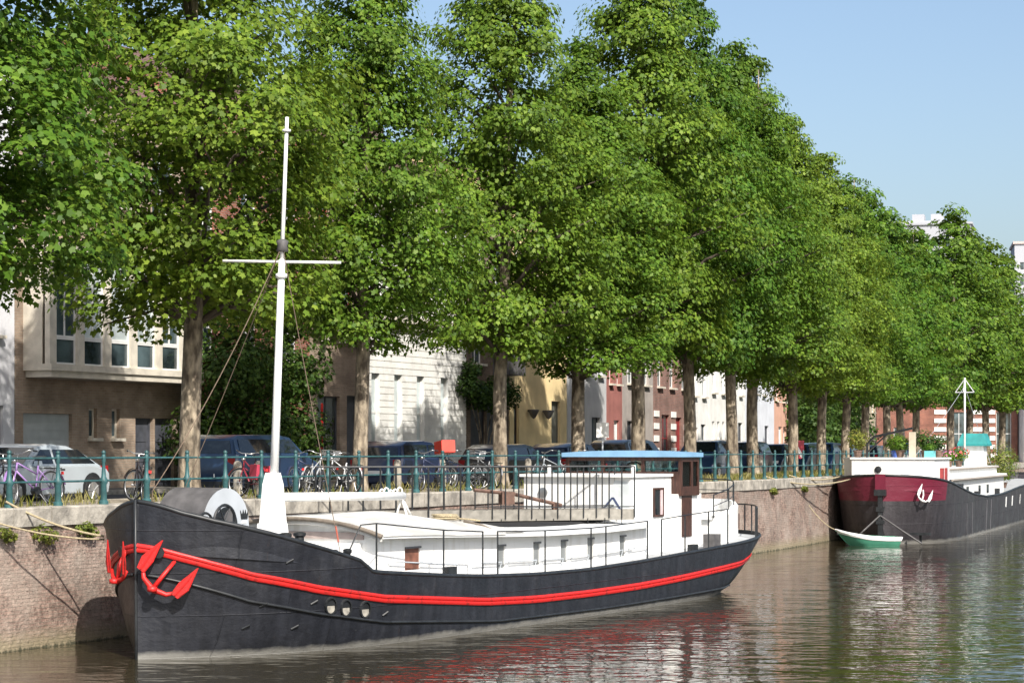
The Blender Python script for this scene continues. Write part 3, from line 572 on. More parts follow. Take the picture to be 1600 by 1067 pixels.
for k, (s_, lab) in enumerate(((106.5, 'tall dark shrub beyond the orange corner house'), (112.5, 'dark rounded tree mass between the white row and the tan house'), (119, 'dark green tree standing behind the parked blue cars'), (126, 'dark green garden tree left of the tan house'))):
    bush('garden_tree', lab, 'tree', [ell(s_+a, 11+RNG.uniform(-1, 1), z_, r_, r_, r_) for a, z_, r_ in ((0, 5.5, 2.4), (-1.8, 4.6, 2.0), (1.8, 4.6, 2.0), (0, 8.5, 2.4), (1.2, 7, 2.2), (-1.2, 7, 2.2))], 4200, .38, DARKLEAF, Q(s_, 11, QZ-.15), RNG)

# ------------------------------------------------------------------ the black barge (local x aft from the stem, y towards the quay, z up from the water)
def catmull(pts, m):
    P = np.array([pts[0]]+list(pts)+[pts[-1]], float); out = []
    for i in range(1, len(P)-2):
        for t in np.linspace(0, 1, m, endpoint=False):
            a, b, c, d = P[i-1], P[i], P[i+1], P[i+2]
            out.append(.5*((2*b)+(-a+c)*t+(2*a-5*b+4*c-d)*t*t+(-a+3*b-3*c+d)*t**3))
    out.append(P[-2]); return np.array(out)
class Hull:
    def __init__(h, deck, wl, sheer, deckz, p=.7, thick=.07, m=5):
        h.D = catmull(deck, m); h.W = catmull(wl, m); h.sheer = sheer; h.deckz = deckz; h.p = p; h.n = len(h.D); h.thick = thick
        h.D[:, 1] = np.maximum(h.D[:, 1], .012); h.W[:, 1] = np.maximum(h.W[:, 1], .012)
    def sh(h, i): return float(np.interp(h.D[i, 0], *h.sheer))
    def pt(h, i, z, side, out=0.0):
        t = max(0, z/h.sh(i)) ** h.p if z > 0 else 0
        s, b = h.W[i]+(h.D[i]-h.W[i])*min(t, 1.05)
        if z < 0: b *= 1+.35*z; s += (-.25*z if i < h.n/2 else .25*z)
        if out:
            j0, j1 = max(0, i-1), min(h.n-1, i+1); tx, tb = h.D[j1]-h.D[j0]; l = math.hypot(tx, tb); s += -tb/l*out; b += tx/l*out
        return Vector((s, -b*side, z))          # side +1: towards the open water
    def loft(h):
        mb = MB()
        for side in (1, -1):
            rows = []
            for i in range(h.n):
                sh = h.sh(i); zs = [-.7, -.2, 0]+[sh*k/9 for k in range(1, 10)]
                r = [h.pt(i, z, side) for z in zs]
                q = h.pt(i, sh, side, -h.thick); q.y = -side*max(.004, -q.y*side); dz = float(np.interp(h.D[i, 0], *h.deckz))
                r += [Vector((q.x, q.y, sh)), Vector((q.x, q.y, dz-.03))]
                rows.append(r if side > 0 else r[::-1])
            mb.grid(rows)
        return mb
    def deck(h):
        rows = []
        for i in range(h.n):
            q = h.pt(i, h.sh(i), 1, -h.thick); b = max(.004, -q.y); dz = float(np.interp(h.D[i, 0], *h.deckz)); rows.append([Vector((q.x, -b*k, dz+.06*(1-k*k))) for k in (1, .5, 0, -.5, -1)])
        return MB().grid(rows)
    def path(h, zf, side, out=0.0, dz=0.0, i0=0, i1=None):
        r = []
        for i in range(i0, (i1 or h.n)):
            r.append(h.pt(i, float(np.interp(h.D[i, 0], *zf))+dz, side, out))
        return r
    def idx(h, s): return int(np.argmin(abs(h.D[:, 0]-s)))
def hull_material(name, base=(.0125, .0138, .0185), maroon=None, scum=(.30, .29, .26)):
    m = bpy.data.materials.new(name); m.use_nodes = True; N, L, p = nodes(m); p.inputs['Roughness'].default_value = .42
    tc = N.new('ShaderNodeTexCoord'); sp = N.new('ShaderNodeSeparateXYZ'); L.new(tc.outputs['Object'], sp.inputs[0])
    def noise(sc, st, det=5):
        mp = N.new('ShaderNodeMapping'); mp.inputs['Scale'].default_value = st; L.new(tc.outputs['Object'], mp.inputs[0])
        n = N.new('ShaderNodeTexNoise'); n.inputs['Scale'].default_value = sc; n.inputs['Detail'].default_value = det; n.inputs['Roughness'].default_value = .62; L.new(mp.outputs[0], n.inputs['Vector']); return n
    def rng(src, a, b, c, d):
        r = N.new('ShaderNodeMapRange'); L.new(src, r.inputs['Value'])
        for k, v in zip(('From Min', 'From Max', 'To Min', 'To Max'), (a, b, c, d)): r.inputs[k].default_value = v
        return r.outputs[0]
    def mix(a, b, f):
        x = N.new('ShaderNodeMixRGB'); L.new(f, x.inputs[0])
        for q, v in ((1, a), (2, b)):
            if isinstance(v, tuple): x.inputs[q].default_value = (*v, 1)
            else: L.new(v, x.inputs[q])
        return x.outputs[0]
    st = noise(2.2, (2.2, 2.2, .25)); bl = noise(1.1, (1, 1, 1.4), 6); sm = noise(2.6, (1, 1, .8), 3)
    c = mix(base, tuple(min(1, b*1.7+.004) for b in base), rng(st.outputs['Fac'], .4, .72, 0, 1)); c = mix(c, (.06, .062, .07), rng(bl.outputs['Fac'], .60, .80, 0, .55))
    if maroon:
        a_ = N.new('ShaderNodeMath'); a_.operation = 'GREATER_THAN'; L.new(sp.outputs[2], a_.inputs[0]); a_.inputs[1].default_value = maroon[0]
        b_ = N.new('ShaderNodeMath'); b_.operation = 'LESS_THAN'; L.new(sp.outputs[0], b_.inputs[0]); b_.inputs[1].default_value = maroon[1]
        m_ = N.new('ShaderNodeMath'); m_.operation = 'MULTIPLY'; L.new(a_.outputs[0], m_.inputs[0]); L.new(b_.outputs[0], m_.inputs[1]); c = mix(c, (.135, .012, .03), m_.outputs[0])
    ad = N.new('ShaderNodeMath'); ad.operation = 'MULTIPLY_ADD'; L.new(sm.outputs['Fac'], ad.inputs[0]); ad.inputs[1].default_value = -.14; L.new(sp.outputs[2], ad.inputs[2])
    c = mix(c, scum, rng(ad.outputs[0], -.02, .07, .7, 0))
    # plate seams, rust runs and dents
    cb = N.new('ShaderNodeCombineXYZ'); L.new(sp.outputs[0], cb.inputs[0]); L.new(sp.outputs[2], cb.inputs[1])
    bt = N.new('ShaderNodeTexBrick'); L.new(cb.outputs[0], bt.inputs['Vector']); bt.inputs['Scale'].default_value = 1; bt.inputs['Brick Width'].default_value = 2.1; bt.inputs['Row Height'].default_value = .78; bt.inputs['Mortar Size'].default_value = .012; bt.inputs['Mortar Smooth'].default_value = .6
    ru = noise(3.2, (1.6, 1.6, .16), 6); c = mix(c, (.10, .055, .035), rng(ru.outputs['Fac'], .66, .80, 0, .4))
    sc = noise(16, (.35, .35, 1.2), 4); c = mix(c, (.11, .11, .115), rng(sc.outputs['Fac'], .70, .80, 0, .5))
    L.new(c, p.inputs['Base Color']); L.new(rng(bl.outputs['Fac'], .3, .7, .30, .62), p.inputs['Roughness'])
    b = N.new('ShaderNodeBump'); b.inputs['Distance'].default_value = .045; L.new(bl.outputs['Fac'], b.inputs['Height'])
    b3 = N.new('ShaderNodeBump'); b3.inputs['Distance'].default_value = .012; L.new(bt.outputs['Fac'], b3.inputs['Height']); L.new(b.outputs[0], b3.inputs['Normal']); L.new(b3.outputs[0], p.inputs['Normal'])
    return m
BARGE_ANG = math.pi/2-R(29)
barge = empty('black_barge', (-6.82, 39.5, 0), BARGE_ANG, 'black hulled houseboat with red rubbing band, white cabins and blue wheelhouse roof', 'houseboat')
H1 = Hull([(0, 0), (0.1, .36), (0.32, .78), (0.68, 1.26), (1.2, 1.72), (1.9, 2.07), (2.9, 2.32), (3.9, 2.44), (4.5, 2.49), (6.5, 2.57), (9, 2.6), (12, 2.6), (15, 2.6), (18, 2.6), (20.7, 2.56), (22.75, 2.46), (23.85, 2.25), (24.85, 1.9), (25.65, 1.4), (26.05, .8), (26.2, 0)],
          [(0.03, 0), (0.25, .2), (0.55, .45), (0.95, .78), (1.55, 1.22), (2.3, 1.62), (3.3, 1.98), (4.2, 2.18), (4.8, 2.27), (6.7, 2.44), (9, 2.52), (12, 2.52), (15, 2.5), (17.5, 2.47), (19, 2.4), (20.7, 2.25), (21.5, 2.0), (22.75, 1.6), (23.15, 1.1), (23.35, .6), (23.45, 0)],
          ([0, .32, .68, 1.24, 2.3, 3.3, 3.72, 4.12, 4.5, 6.76, 8.3, 10.5, 13, 15.7, 18.85, 22, 24.3, 26.3], [2.87, 2.66, 2.51, 2.34, 2.05, 1.80, 1.70, 1.46, 1.42, 1.25, 1.16, 1.09, 1.07, 1.13, 1.24, 1.34, 1.44, 1.50]),
          ([0, 2, 4, 4.5, 8, 13, 19, 25], [1.95, 1.75, 1.45, 1.34, 1.08, .99, 1.14, 1.42]))
H1.loft().build('hull', hull_material('hull_black'), barge, True, 35)
H1.deck().build('deck', mk('deck_grey', (.36, .37, .37), .8, .15, 2), barge)
ZS = ([0, .32, .68, 1.24, 2.62, 4.49, 8.28, 10.5, 13, 15.7, 18.85, 23.2, 26.3], [2.03, 1.86, 1.70, 1.48, 1.18, .91, .63, .55, .53, .55, .63, .78, .98])
for side in (1, -1):
    a = MB()
    prf = [(-.01, .085), (.03, .075), (.042, .05), (.04, .02), (.022, .005), (.022, -.005), (.04, -.02), (.042, -.05), (.03, -.075), (-.01, -.085)]
    a.grid([H1.path(ZS, side, ou, dz) for ou, dz in prf]); a.build('rubbing_strake', RED, barge, True, 30)
    ZL = ([0, 1.24, 2.62, 4.49, 8.8, 14, 19, 25], [1.55, 1.02, .72, .45, .19, .14, .17, .2])
    MB().tube(H1.path(ZL, side, .012, 0, 2, H1.n-18), .032, 6).build('lower_strake', BLACK, barge, True)
    MB().tube(H1.path((H1.sheer[0], H1.sheer[1]), side, -.03, .0), .05, 6).build('cap_rail', BLACK, barge, True)
MB().tube([(.0, 0, -.5), (-.01, 0, .6), (-.02, 0, 1.6), (-.03, 0, 2.9)], .03, 8).build('stem_bar', BLACK, barge, True)
# discharge ports with weed streaks below them
def hull_frame(h, s, z, side):
    i = h.idx(s); p = h.pt(i, z, side); t = (h.pt(min(i+1, h.n-1), z, side)-h.pt(max(i-1, 0), z, side)).normalized(); u = (h.pt(i, z+.1, side)-h.pt(i, z-.1, side)).normalized()
    n = t.cross(u).normalized()
    if n.y*side > 0: n = -n
    return p, t, u, n
PALESTREAK = mk('pale_streak', (.36, .34, .29), .8, .3, 9)
for s_, z_ in ((2.98, .86), (3.4, .80), (3.82, .74)):
    p, t, u, n = hull_frame(H1, s_, z_, 1)
    o = MB(); N_ = 14
    ring = lambda r0, r1, off, cy=0: [p+n*off+t*(r0*math.cos(2*math.pi*k/N_))+u*(cy+r1*math.sin(2*math.pi*k/N_)) for k in range(N_)]
    o.grid([ring(.16, .19, .0), ring(.15, .18, .035), ring(.12, .15, .035), ring(.115, .145, .006)], True); o.add(ring(.115, .145, .006), [tuple(range(N_))])
    po = o.build('discharge_port', BLACK, barge)
    MB().add([p+n*.012+t*a+u*b for a, b in ((-.09, .0), (.09, .0), (.1, -.1), (.05, -.2), (-.05, -.2), (-.1, -.1))], [tuple(range(6))]).build('streak', PALESTREAK, po)
# hull fittings: short dark welded lugs
for s_, z_ in ((1.5, .95), (2.0, .5), (1.2, .55), (2.5, .95), (4.6, .62), (1.9, 1.75)):
    p, t, u, n = hull_frame(H1, s_, z_, 1); MB().tube([p-t*.07-u*.04, p+t*.07+u*.04+n*.03], .02, 5).build('hull_lug', BLACK, barge)
# foredeck: windlass under a grey cover, bitts
wl = MB(); Rc = .72; cs = 1.98; zc = 2.40
def arc(y, r, a0=0, a1=180, n=16): return [Vector((cs+r*math.cos(R(a0+(a1-a0)*k/n)), y, zc-.02+r*math.sin(R(a0+(a1-a0)*k/n))*.98)) for k in range(n+1)]
wl.grid([arc(-.55, Rc), arc(.55, Rc)]); wl.grid([arc(.55, Rc-.03), arc(-.55, Rc-.03)])
cov = wl.build('windlass_cover', GREYPAINT, barge, True, 40)
rim = arc(-.55, Rc); inn = arc(-.55, .36)
MB().grid([rim, inn]).build('cover_cheek', GREYPAINT, cov)
MB().add([Vector((cs+Rc, -.551, zc-.02)), Vector((cs+.30, -.551, zc-.02)), Vector((cs+.30, -.551, 1.7)), Vector((cs+Rc, -.551, 1.7))], [(0, 1, 2, 3)]).add([Vector((cs+Rc, -.55, zc-.02)), Vector((cs+Rc, .55, zc-.02)), Vector((cs+Rc, .55, 1.7)), Vector((cs+Rc, -.55, 1.7))], [(0, 1, 2, 3)]).build('cover_foot', GREYPAINT, cov)
MB().grid([arc(-.552, Rc+.012, 95, 180), arc(.552, Rc+.012, 95, 180)]).build('cover_hood', DARKGREY, cov)
MB().add([Vector((cs+.18+.33*math.cos(R(a)), -.565, zc-.1+.42*math.sin(R(a)))) for a in range(90, 181, 10)]+[Vector((cs+.18-.33, -.565, 1.8)), Vector((cs+.18, -.565, 1.8))], [tuple(range(12))]).build('cover_opening', DARKGREY, cov)
cx, cz = cs+.56, zc+.14
crown_pts = [(-.13, .12), (-.10, -.05), (.10, -.05), (.13, .12), (.07, .03), (.035, .13), (0, .03), (-.035, .13), (-.07, .03)]
MB().prism([(cx+a, -.556, cz+b) for a, b in crown_pts], (0, -.008, 0)).build('crown_emblem', BLACK, cov)
MB().b2((cx-.07, -.562, cz-.13), (cx+.07, -.552, cz-.08)).build('emblem_bar', WHITE, cov)
wh = MB(); Mw = Matrix.Identity(3)
for yy in (-.85,): wh.torus((cs-.45, yy, 2.45), .33, .03, None, 24, 6); wh.tube([(cs-.45, yy, 2.45), (cs-.45, .4, 2.45)], .04, 8)
for k in range(6): a = k*math.pi/3; wh.tube([(cs-.45, -.85, 2.45), (cs-.45+.33*math.cos(a), -.85, 2.45+.33*math.sin(a))], .017, 5)
wh.torus((cs-.85, -.7, 2.4), .24, .025, None, 20, 6); wh.tube([(cs-.85, -.7, 2.4), (cs-.85, .4, 2.4)], .06, 8)
wh.b2((cs-1.1, -.6, 1.7), (cs-.2, -.45, 2.55)); wh.b2((cs-1.1, .45, 1.7), (cs-.2, .6, 2.55)); wh.tube([(cs-.6, -.45, 2.15), (cs-.6, .45, 2.15)], .2, 12)
wh.build('windlass', BLACK, barge, True, 40)
def bitts(s, b, z, h=.34, r=.085):
    g = MB()
    for k in (0, 1): g.lathe([(r, 0), (r*.9, .03), (r*.9, h-.08), (r*1.25, h-.05), (r*1.25, h), (r*.6, h+.02)], 10, (s+k*.46, -b, z))
    g.b2((s-.15, -b-.1, z-.03), (s+.61, -b+.1, z+.012)); return g.build('bollard', BLACK, barge, True, 40)
bitts(2.05, 1.85, 1.95, .30, .10); bitts(3.15, 2.2, 1.68, .22, .07); bitts(2.05, -1.85, 1.95, .30, .10)
for s_ in (6.85, 18.9): MB().b2((s_, -2.52, 1.05 if s_ < 10 else 1.15), (s_+.35, -2.38, 1.42)).build('fairlead', BLACK, barge)
# mast in its tabernacle, boom and crutch
mt = MB(); zb0, zb1 = 1.5, 3.18
for (x0, x1, z0, z1, wy0, wy1) in ((3.88, 4.62, 1.45, 2.35, .24, .17), (4.04, 4.50, 2.35, 3.14, .17, .12), (4.08, 4.46, 3.14, 3.35, .115, .08)):
    dx = (.1 if z0 < 2.3 else .04)
    mt.add([(x0, -wy0, z0), (x1, -wy0, z0), (x1, wy0, z0), (x0, wy0, z0), (x0+dx, -wy1, z1), (x1-dx, -wy1, z1), (x1-dx, wy1, z1), (x0+dx, wy1, z1)], [(0, 1, 5, 4), (1, 2, 6, 5), (2, 3, 7, 6), (3, 0, 4, 7), (4, 5, 6, 7)])
mast = mt.build('mast', WHITE, barge)
def mp_(z): return Vector((4.3+(z-3.1)*.062, 0, z))
MB().tube([mp_(3.2), mp_(5.2), mp_(7.6)], [.085, .078, .068], 12).build('lower_mast', WHITE, mast, True)
MB().tube([mp_(7.5), mp_(9), mp_(10.47)], [.045, .04, .036], 10).build('topmast', WHITE, mast, True)
MB().lathe([(.09, -.12), (.13, -.10), (.10, .0), (.13, .09), (.06, .13)], 10, mp_(7.88)).build('mast_band', DARKGREY, mast, True)
yd = math.cos(R(0)); MB().tube([mp_(7.56)+Vector((-.55, 1.05, .02))*1.0, mp_(7.56)+Vector((.1, -.1, .0)), mp_(7.56)+Vector((.55, -1.05, -.02))], .028, 8).build('yard', WHITE, mast, True)
for z in (7.28, 10.2): MB().lathe([(.085, -.05), (.12, -.04), (.12, .03), (.085, .05)] if z < 9 else [(.05, -.03), (.09, -.02), (.09, .02), (.05, .03)], 10, mp_(z)).build('mast_ring', WHITE, mast, True)
MB().tube([(4.5, 0, 2.86), (9.15, 0, 2.80)], .095, 10).build('boom', WHITE, barge, True)
cr = MB()
for yy in (-.16, .16): cr.tube([(9.1, 0, 2.78), (9.1, yy, 2.3)], .028, 6)
cr.tube([(9.1, 0, 2.78), (9.55, 0, 2.3)], .025, 6); cr.tube([(9.1, -.16, 2.36), (9.55, 0, 2.34)], .018, 5)
for k in range(5): cr.torus((8.3+k*.18, 0, 2.86+.03*math.sin(k*2)), .10, .02, None, 12, 5)
cr.build('boom_crutch', WHITE, barge, True)
def sag(a, b, k=0.0, n=10): a, b = Vector(a), Vector(b); return [a.lerp(b, i/n)-Vector((0, 0, k*4*(i/n)*(1-i/n))) for i in range(n+1)]
MB().tube(sag((.55, .1, 2.55), (.6, .1, 3.05)), .012, 4).tube(sag((.6, .1, 3.05), mp_(7.9), .25), .012, 4).build('forestay', DARKROPE, mast)
MB().tube(sag((3.4, -2.2, 1.75), mp_(7.9), .1), .009, 4).tube(sag((3.4, 2.2, 1.75), mp_(7.9), .1), .009, 4).build('shroud', DARKROPE, mast)
MB().tube([(3.39, -2.14, 2.05), (3.42, -2.06, 2.35)], .018, 6).build('turnbuckle', mk('rusty_red', (.34, .08, .05), .7), mast)
# hold trunk: white sides, hatch roof and tarpaulin
TB = 1.85
tz = ([5.2, 7, 9, 10.3, 12, 15, 17.6], [2.10, 2.06, 2.0, 1.96, 1.92, 1.90, 1.95])
def tzz(s): return float(np.interp(s, *tz))
def dz1(s): return float(np.interp(s, *H1.deckz))
holes = [(6.25, 6.85, 1.36, 1.80)]+[(s_-.16, s_+.16, 1.22, 1.70) for s_ in (10.26, 11.88, 13.2, 14.55, 16.27)]
tk = MB()
for sg in (-1, 1):
    us = sorted({5.2, 7.0, 9.0, 10.0, 12.4, 15.0, 17.6} | {o[0] for o in holes} | {o[1] for o in holes})
    for i in range(len(us)-1):
        a, b = us[i], us[i+1]; o = [h for h in holes if h[0] <= (a+b)/2 <= h[1]]
        spans = [(dz1(a)-.05, dz1(b)-.05, tzz(a), tzz(b))] if not o else [(dz1(a)-.05, dz1(b)-.05, o[0][2], o[0][2]), (o[0][3], o[0][3], tzz(a), tzz(b))]
        for za, zb_, zc_, zd in spans: tk.add([(a, sg*TB, za), (b, sg*TB, zb_), (b, sg*TB, zd), (a, sg*TB, zc_)], [(0, 1, 2, 3)])
        if o:
            y0, y1 = sg*TB, sg*(TB-.04); z0, z1 = o[0][2:]
            tk.add([(a, y0, z0), (b, y0, z0), (b, y0, z1), (a, y0, z1), (a, y1, z0), (b, y1, z0), (b, y1, z1), (a, y1, z1)], [(0, 1, 5, 4), (1, 2, 6, 5), (2, 3, 7, 6), (3, 0, 4, 7)])
tk.add([(5.2, -TB, 1.2), (5.2, TB, 1.2), (5.2, TB, 2.1), (5.2, .9, 2.3), (5.2, 0, 2.38), (5.2, -.9, 2.3), (5.2, -TB, 2.1)], [tuple(range(7))[::-1]])
tk.b2((5.05, -1.5, 1.3), (5.199, 1.5, 1.95))
trunk = tk.build('cabin_trunk', WHITE, barge)
for k, (a, b, z0, z1) in enumerate(holes):
    for sg in (-1, 1):
        wmb = MB(); y = sg*(TB-.035)
        wmb.add([(a, y, z0), (b, y, z0), (b, y, z1), (a, y, z1)], [(0, 1, 2, 3)])
        wo = wmb.build('trunk_window', mk('rust_brown_shutter', (.17, .07, .045), .6, .3, 5) if k == 0 else mk('grey_pane', (.20, .21, .21), .15, .2, 2), trunk)
        fr = MB(); ys = sg*(TB+.012)
        for p0, p1 in (((a, 0, z1), (b, 0, z1+.04)),): MB().b2((p0[0], ys-.02, p0[2]), (p1[0], ys+.02, p1[2])).build('window_trim', mk('grey_trim', (.12, .125, .13), .5), wo)
rows = []
for s_ in (5.05, 6, 7, 8, 9, 10, 11, 12, 13.5, 15, 16.5, 17.58):
    cam_h = float(np.interp(s_, [5, 8, 10.5, 12.5, 17.6], [.32, .42, .22, .10, .08]))
    rows.append([Vector((s_, y*(TB+.24), tzz(max(s_, 5.2))+.02+cam_h*(1-abs(y)**2.2))) for y in np.linspace(-1, 1, 17)])
roofo = MB().grid(rows)
edge = [[r[0]+Vector((0, 0, -.0)) for r in rows], [r[0]-Vector((0, 0, .07)) for r in rows]]; roofo.grid(edge); roofo.grid([[r[-1]-Vector((0, 0, .07)) for r in rows], [r[-1] for r in rows]])
roofo.grid([rows[0], [p-Vector((0, 0, .07)) for p in rows[0]]])
roofo.build('trunk_roof', mk('roof_white', (.70, .71, .70), .6, .1, 1.5), barge, True, 40)
rr2 = [[p+Vector((0, 0, .025+.012*math.sin(p.x*5)*math.cos(p.y*4))) for p in catmull_row] for catmull_row in rows[:7]]
tp = MB().grid(rr2); tp.grid([rr2[0], [p+Vector((-.03, 0, -.16)) for p in rr2[0]]]); tp.grid([[r[0]+Vector((0, -.02, -.05)) for r in rr2[:6]], [r[0] for r in rr2[:6]]])
tarp = tp.build('tarpaulin', TARP, barge, True, 50)
MB().tube([p+Vector((-.05, 0, -.05)) for p in rr2[0]], .045, 6).build('tarpaulin_roll', TARPEDGE, tarp, True)
MB().b2((5.16, -1.55, 2.02), (5.198, 1.55, 2.16)).build('hatch_board', mk('mauve_board', (.33, .27, .25), .7, .2, 4), trunk)
for s_ in (8.6, 9.2, 9.9): MB().tube([(s_, -TB-.13, 2.0), (s_+.1, -1.5, 2.16), (s_, -1.1, 2.25)], .03, 6).build('tarpaulin_tie', TARPEDGE, tarp, True)
# handrail low on the trunk side
for a, b in ((5.6, 8.2), (8.9, 10.1), (10.5, 11.7), (12.1, 13.0), (13.5, 14.3), (14.9, 16.1), (16.5, 17.5)):
    MB().tube([(a, -TB-.03, dz1(a)+.30), (a, -TB-.09, dz1(a)+.32), (b, -TB-.09, dz1(b)+.32), (b, -TB-.03, dz1(b)+.12)], .014, 5).build('grab_rail', GREYPAINT, trunk)
# deck stanchions with a top rail on each side
for sg in (1, -1):
    segs = [(4.36, 6.73, 8.3), (8.93, 11.06, 13.3, 14.06, 16.3), (17.1, 18.5, 20.0, 21.3)]
    rl = MB()
    for seg in segs:
        pts = []
        for s_ in seg:
            i = H1.idx(s_); q = H1.pt(i, H1.sh(i), sg, -.10); zt = q.z+.94
            MB().tube([(s_, q.y, q.z-.12), (s_, q.y, zt)], .02, 6).build('stanchion', BLACK, barge)
            pts.append(Vector((s_, q.y, zt)))
        if seg[0] < 5: pts = [Vector((3.55, pts[0].y*.93, 1.75)), Vector((3.95, pts[0].y*.96, pts[0].z-.02))]+pts
        rl.tube(pts, .015, 6)
    rl.build('deck_rail', BLACK, barge)
# deckhouse and wheelhouse
dhp = [(17.62, 20.9, 1.62, 1.0, 3.14)]
dh = MB()
dh.b2((17.62, -1.40, 1.0), (20.05, 1.62, 3.12)); dh.b2((20.051, -1.60, 1.0), (21.5, 1.60, 2.66)); dh.b2((17.5, -1.46, 3.121), (20.04, 1.70, 3.19)); dh.b2((17.45, -1.62, 1.9), (17.62, -.3, 2.1))
house1 = dh.build('deckhouse', WHITE, barge)
MB().lathe([(.13, 0), (.13, .03), (.10, .035)], 16, (17.6, 1.05, 2.72), Matrix.Rotation(R(-90), 3, 'Y')).build('porthole', CHROME, house1, True, 30)
MB().lathe([(.095, 0), (.095, .012)], 16, (17.58, 1.05, 2.72), Matrix.Rotation(R(-90), 3, 'Y')).build('porthole_glass', DARKGLASS, house1)
BLUEMARK = mk('navy_mark', (.06, .08, .16), .5)
for y0, y1 in ((-.92, -1.20), (-.92, -.56)): MB().prism([(17.612, y0-.035, 2.62), (17.612, y0+.035, 2.62), (17.612, y1+.035, 2.22), (17.612, y1-.035, 2.22)], (-.006, 0, 0)).build('emblem_stroke', BLUEMARK, house1)
MB().prism([(17.614, -.98, 3.05)]+[(17.614, -.62+.9*-math.cos(R(a))*.0-.95+1.1*math.cos(R(a)), 1.95+1.1*math.sin(R(a))) for a in range(85, 5, -10)][::-1][:0]+[(17.614, -.45, 1.9), (17.614, -1.38, 1.9), (17.614, -1.38, 3.0)], (-.004, 0, 0)).build('grey_shading', mk('pale_shading_grey', (.62, .66, .67), .5), house1)  # shading on the deckhouse front, put on as a flat grey patch
swn = MB(); frame_ring(swn, 18.95, 19.5, 2.12, 2.82, 0, .05, .05)
sw = MB()
for a, b, c, d_ in ((18.93, 18.99, 2.10, 2.84), (19.48, 19.54, 2.10, 2.84)): sw.b2((a, -1.44, c), (b, -1.402, d_))
sw.b2((18.99, -1.44, 2.10), (19.48, -1.402, 2.15)); sw.b2((18.99, -1.44, 2.79), (19.48, -1.402, 2.84))
swo = sw.build('side_window', BROWNWOOD, house1); MB().b2((18.98, -1.412, 2.14), (19.49, -1.403, 2.8)).build('pane', DARKGLASS, swo)
MB().b2((19.35, -1.43, 2.14), (19.48, -1.413, 2.8)).build('curtain', mk('curtain', (.55, .42, .42), .8), swo)
# wheelhouse with glazed front and sides
whs = MB(); x0, x1, yw, z0, z1 = 20.06, 21.2, 1.68, 2.62, 3.62
post = .09
for x in (x0, x1-post):
    for y in (-yw, yw-post): whs.b2((x, y, z0), (x+post, y+post, z1))
for y in (-.62, .55): whs.b2((x0+.002, y, 3.2), (x0+post-.002, y+post, z1))
whs.b2((x0+.004, -yw+post, z0), (x0+.06, yw-post, 3.24)); whs.b2((x0+.004, -yw+post, 3.52), (x0+.06, yw-post, z1))
whs.b2((x1-.06, -yw+post, z0), (x1-.004, yw-post, 3.1)); whs.b2((x1-.06, -yw+post, 3.52), (x1-.004, yw-post, z1))
for sg in (-1, 1):
    ya, yb = sg*yw, sg*(yw-.055)
    whs.b2((x0+post, min(ya, yb)+.003, z0), (x1-post, max(ya, yb)-.003, 2.86)); whs.b2((x0+post, min(ya, yb)+.003, 3.5), (x1-post, max(ya, yb)-.003, z1)); whs.b2((x0+.62, min(ya, yb)+.001, 2.86), (x0+.74, max(ya, yb)-.001, 3.5))
whl = whs.build('wheelhouse', BROWNWOOD, barge)
for a, b in ((-yw+post, -.62), (-.62+post, .55), (.55+post, yw-post)): MB().b2((x0+.028, a, 3.24), (x0+.034, b, 3.52)).build('pane', CABGLASS, whl)
for sg in (-1, 1):
    for a, b in ((x0+post, x0+.62), (x0+.74, x1-post)): MB().b2((a, sg*(yw-.03)-.003, 2.86), (b, sg*(yw-.03)+.003, 3.5)).build('pane', CABGLASS, whl)
MB().b2((x1-.034, -yw+post, 3.1), (x1-.028, yw-post, 3.52)).build('pane', CABGLASS, whl)
MB().b2((20.2, -1.2, 3.122-.45), (20.6, 1.2, 3.2)).build('console', DARKGREY, whl)
MB().torus((20.75, 0, 3.15), .33, .025, Matrix.Rotation(R(90), 3, 'Z'), 20, 6).build('steering_wheel', BROWNWOOD, whl, True)
BLUEROOF = mk('blue_roof', (.20, .37, .55), .5, .1, 2)
rows = [[Vector((x, y*(yw+.07), 3.62+t_+.06*(1-y*y))) for y in np.linspace(-1, 1, 9)] for x, t_ in ((x0-.12, .0), (x0-.12, .11), (x1+.10, .11), (x1+.10, .0))]
rb = MB().grid(rows); rb.add(rows[0]+[], [tuple(range(9))]); rb.grid([rows[0], rows[3]][::-1])
rb.add([r[0] for r in rows], [(0, 1, 2, 3)]).add([r[-1] for r in rows], [(3, 2, 1, 0)])
rb.build('wheelhouse_roof', BLUEROOF, whl)
MB().b2((20.25, -1.625, 1.55), (20.85, -1.601, 2.63)).build('side_door', BROWNWOOD, house1)
MB().tube([(17.9, -1.35, 3.19), (17.9, -1.35, 3.42)], .06, 10).build('vent_pipe', WHITE, house1, True)
MB().tube([(18.2, 1.2, 3.19), (18.2, 1.2, 3.42)], .05, 10).build('vent_pipe', WHITE, house1, True)
hrows = [[Vector((s_, y, tzz(s_)+.13+.05*(1-abs(y)/1.7))) for y in (-.95, -.3, .5, 1.2, 1.7)] for s_ in (10.9, 12.5, 14, 15.5, 17.0)]
hc_ = MB().grid(hrows); hc_.grid([[p-Vector((0, 0, .16)) for p in [r[0] for r in hrows]], [r[0] for r in hrows]]); hc_.grid([[p-Vector((0, 0, .16)) for p in hrows[0]], hrows[0]]); hc_.build('hold_shade_cover', mk('hold_shade_black', (.012, .012, .013), .8), barge)  # black sheet: gangway shadow and dark hold opening coloured in as one cover
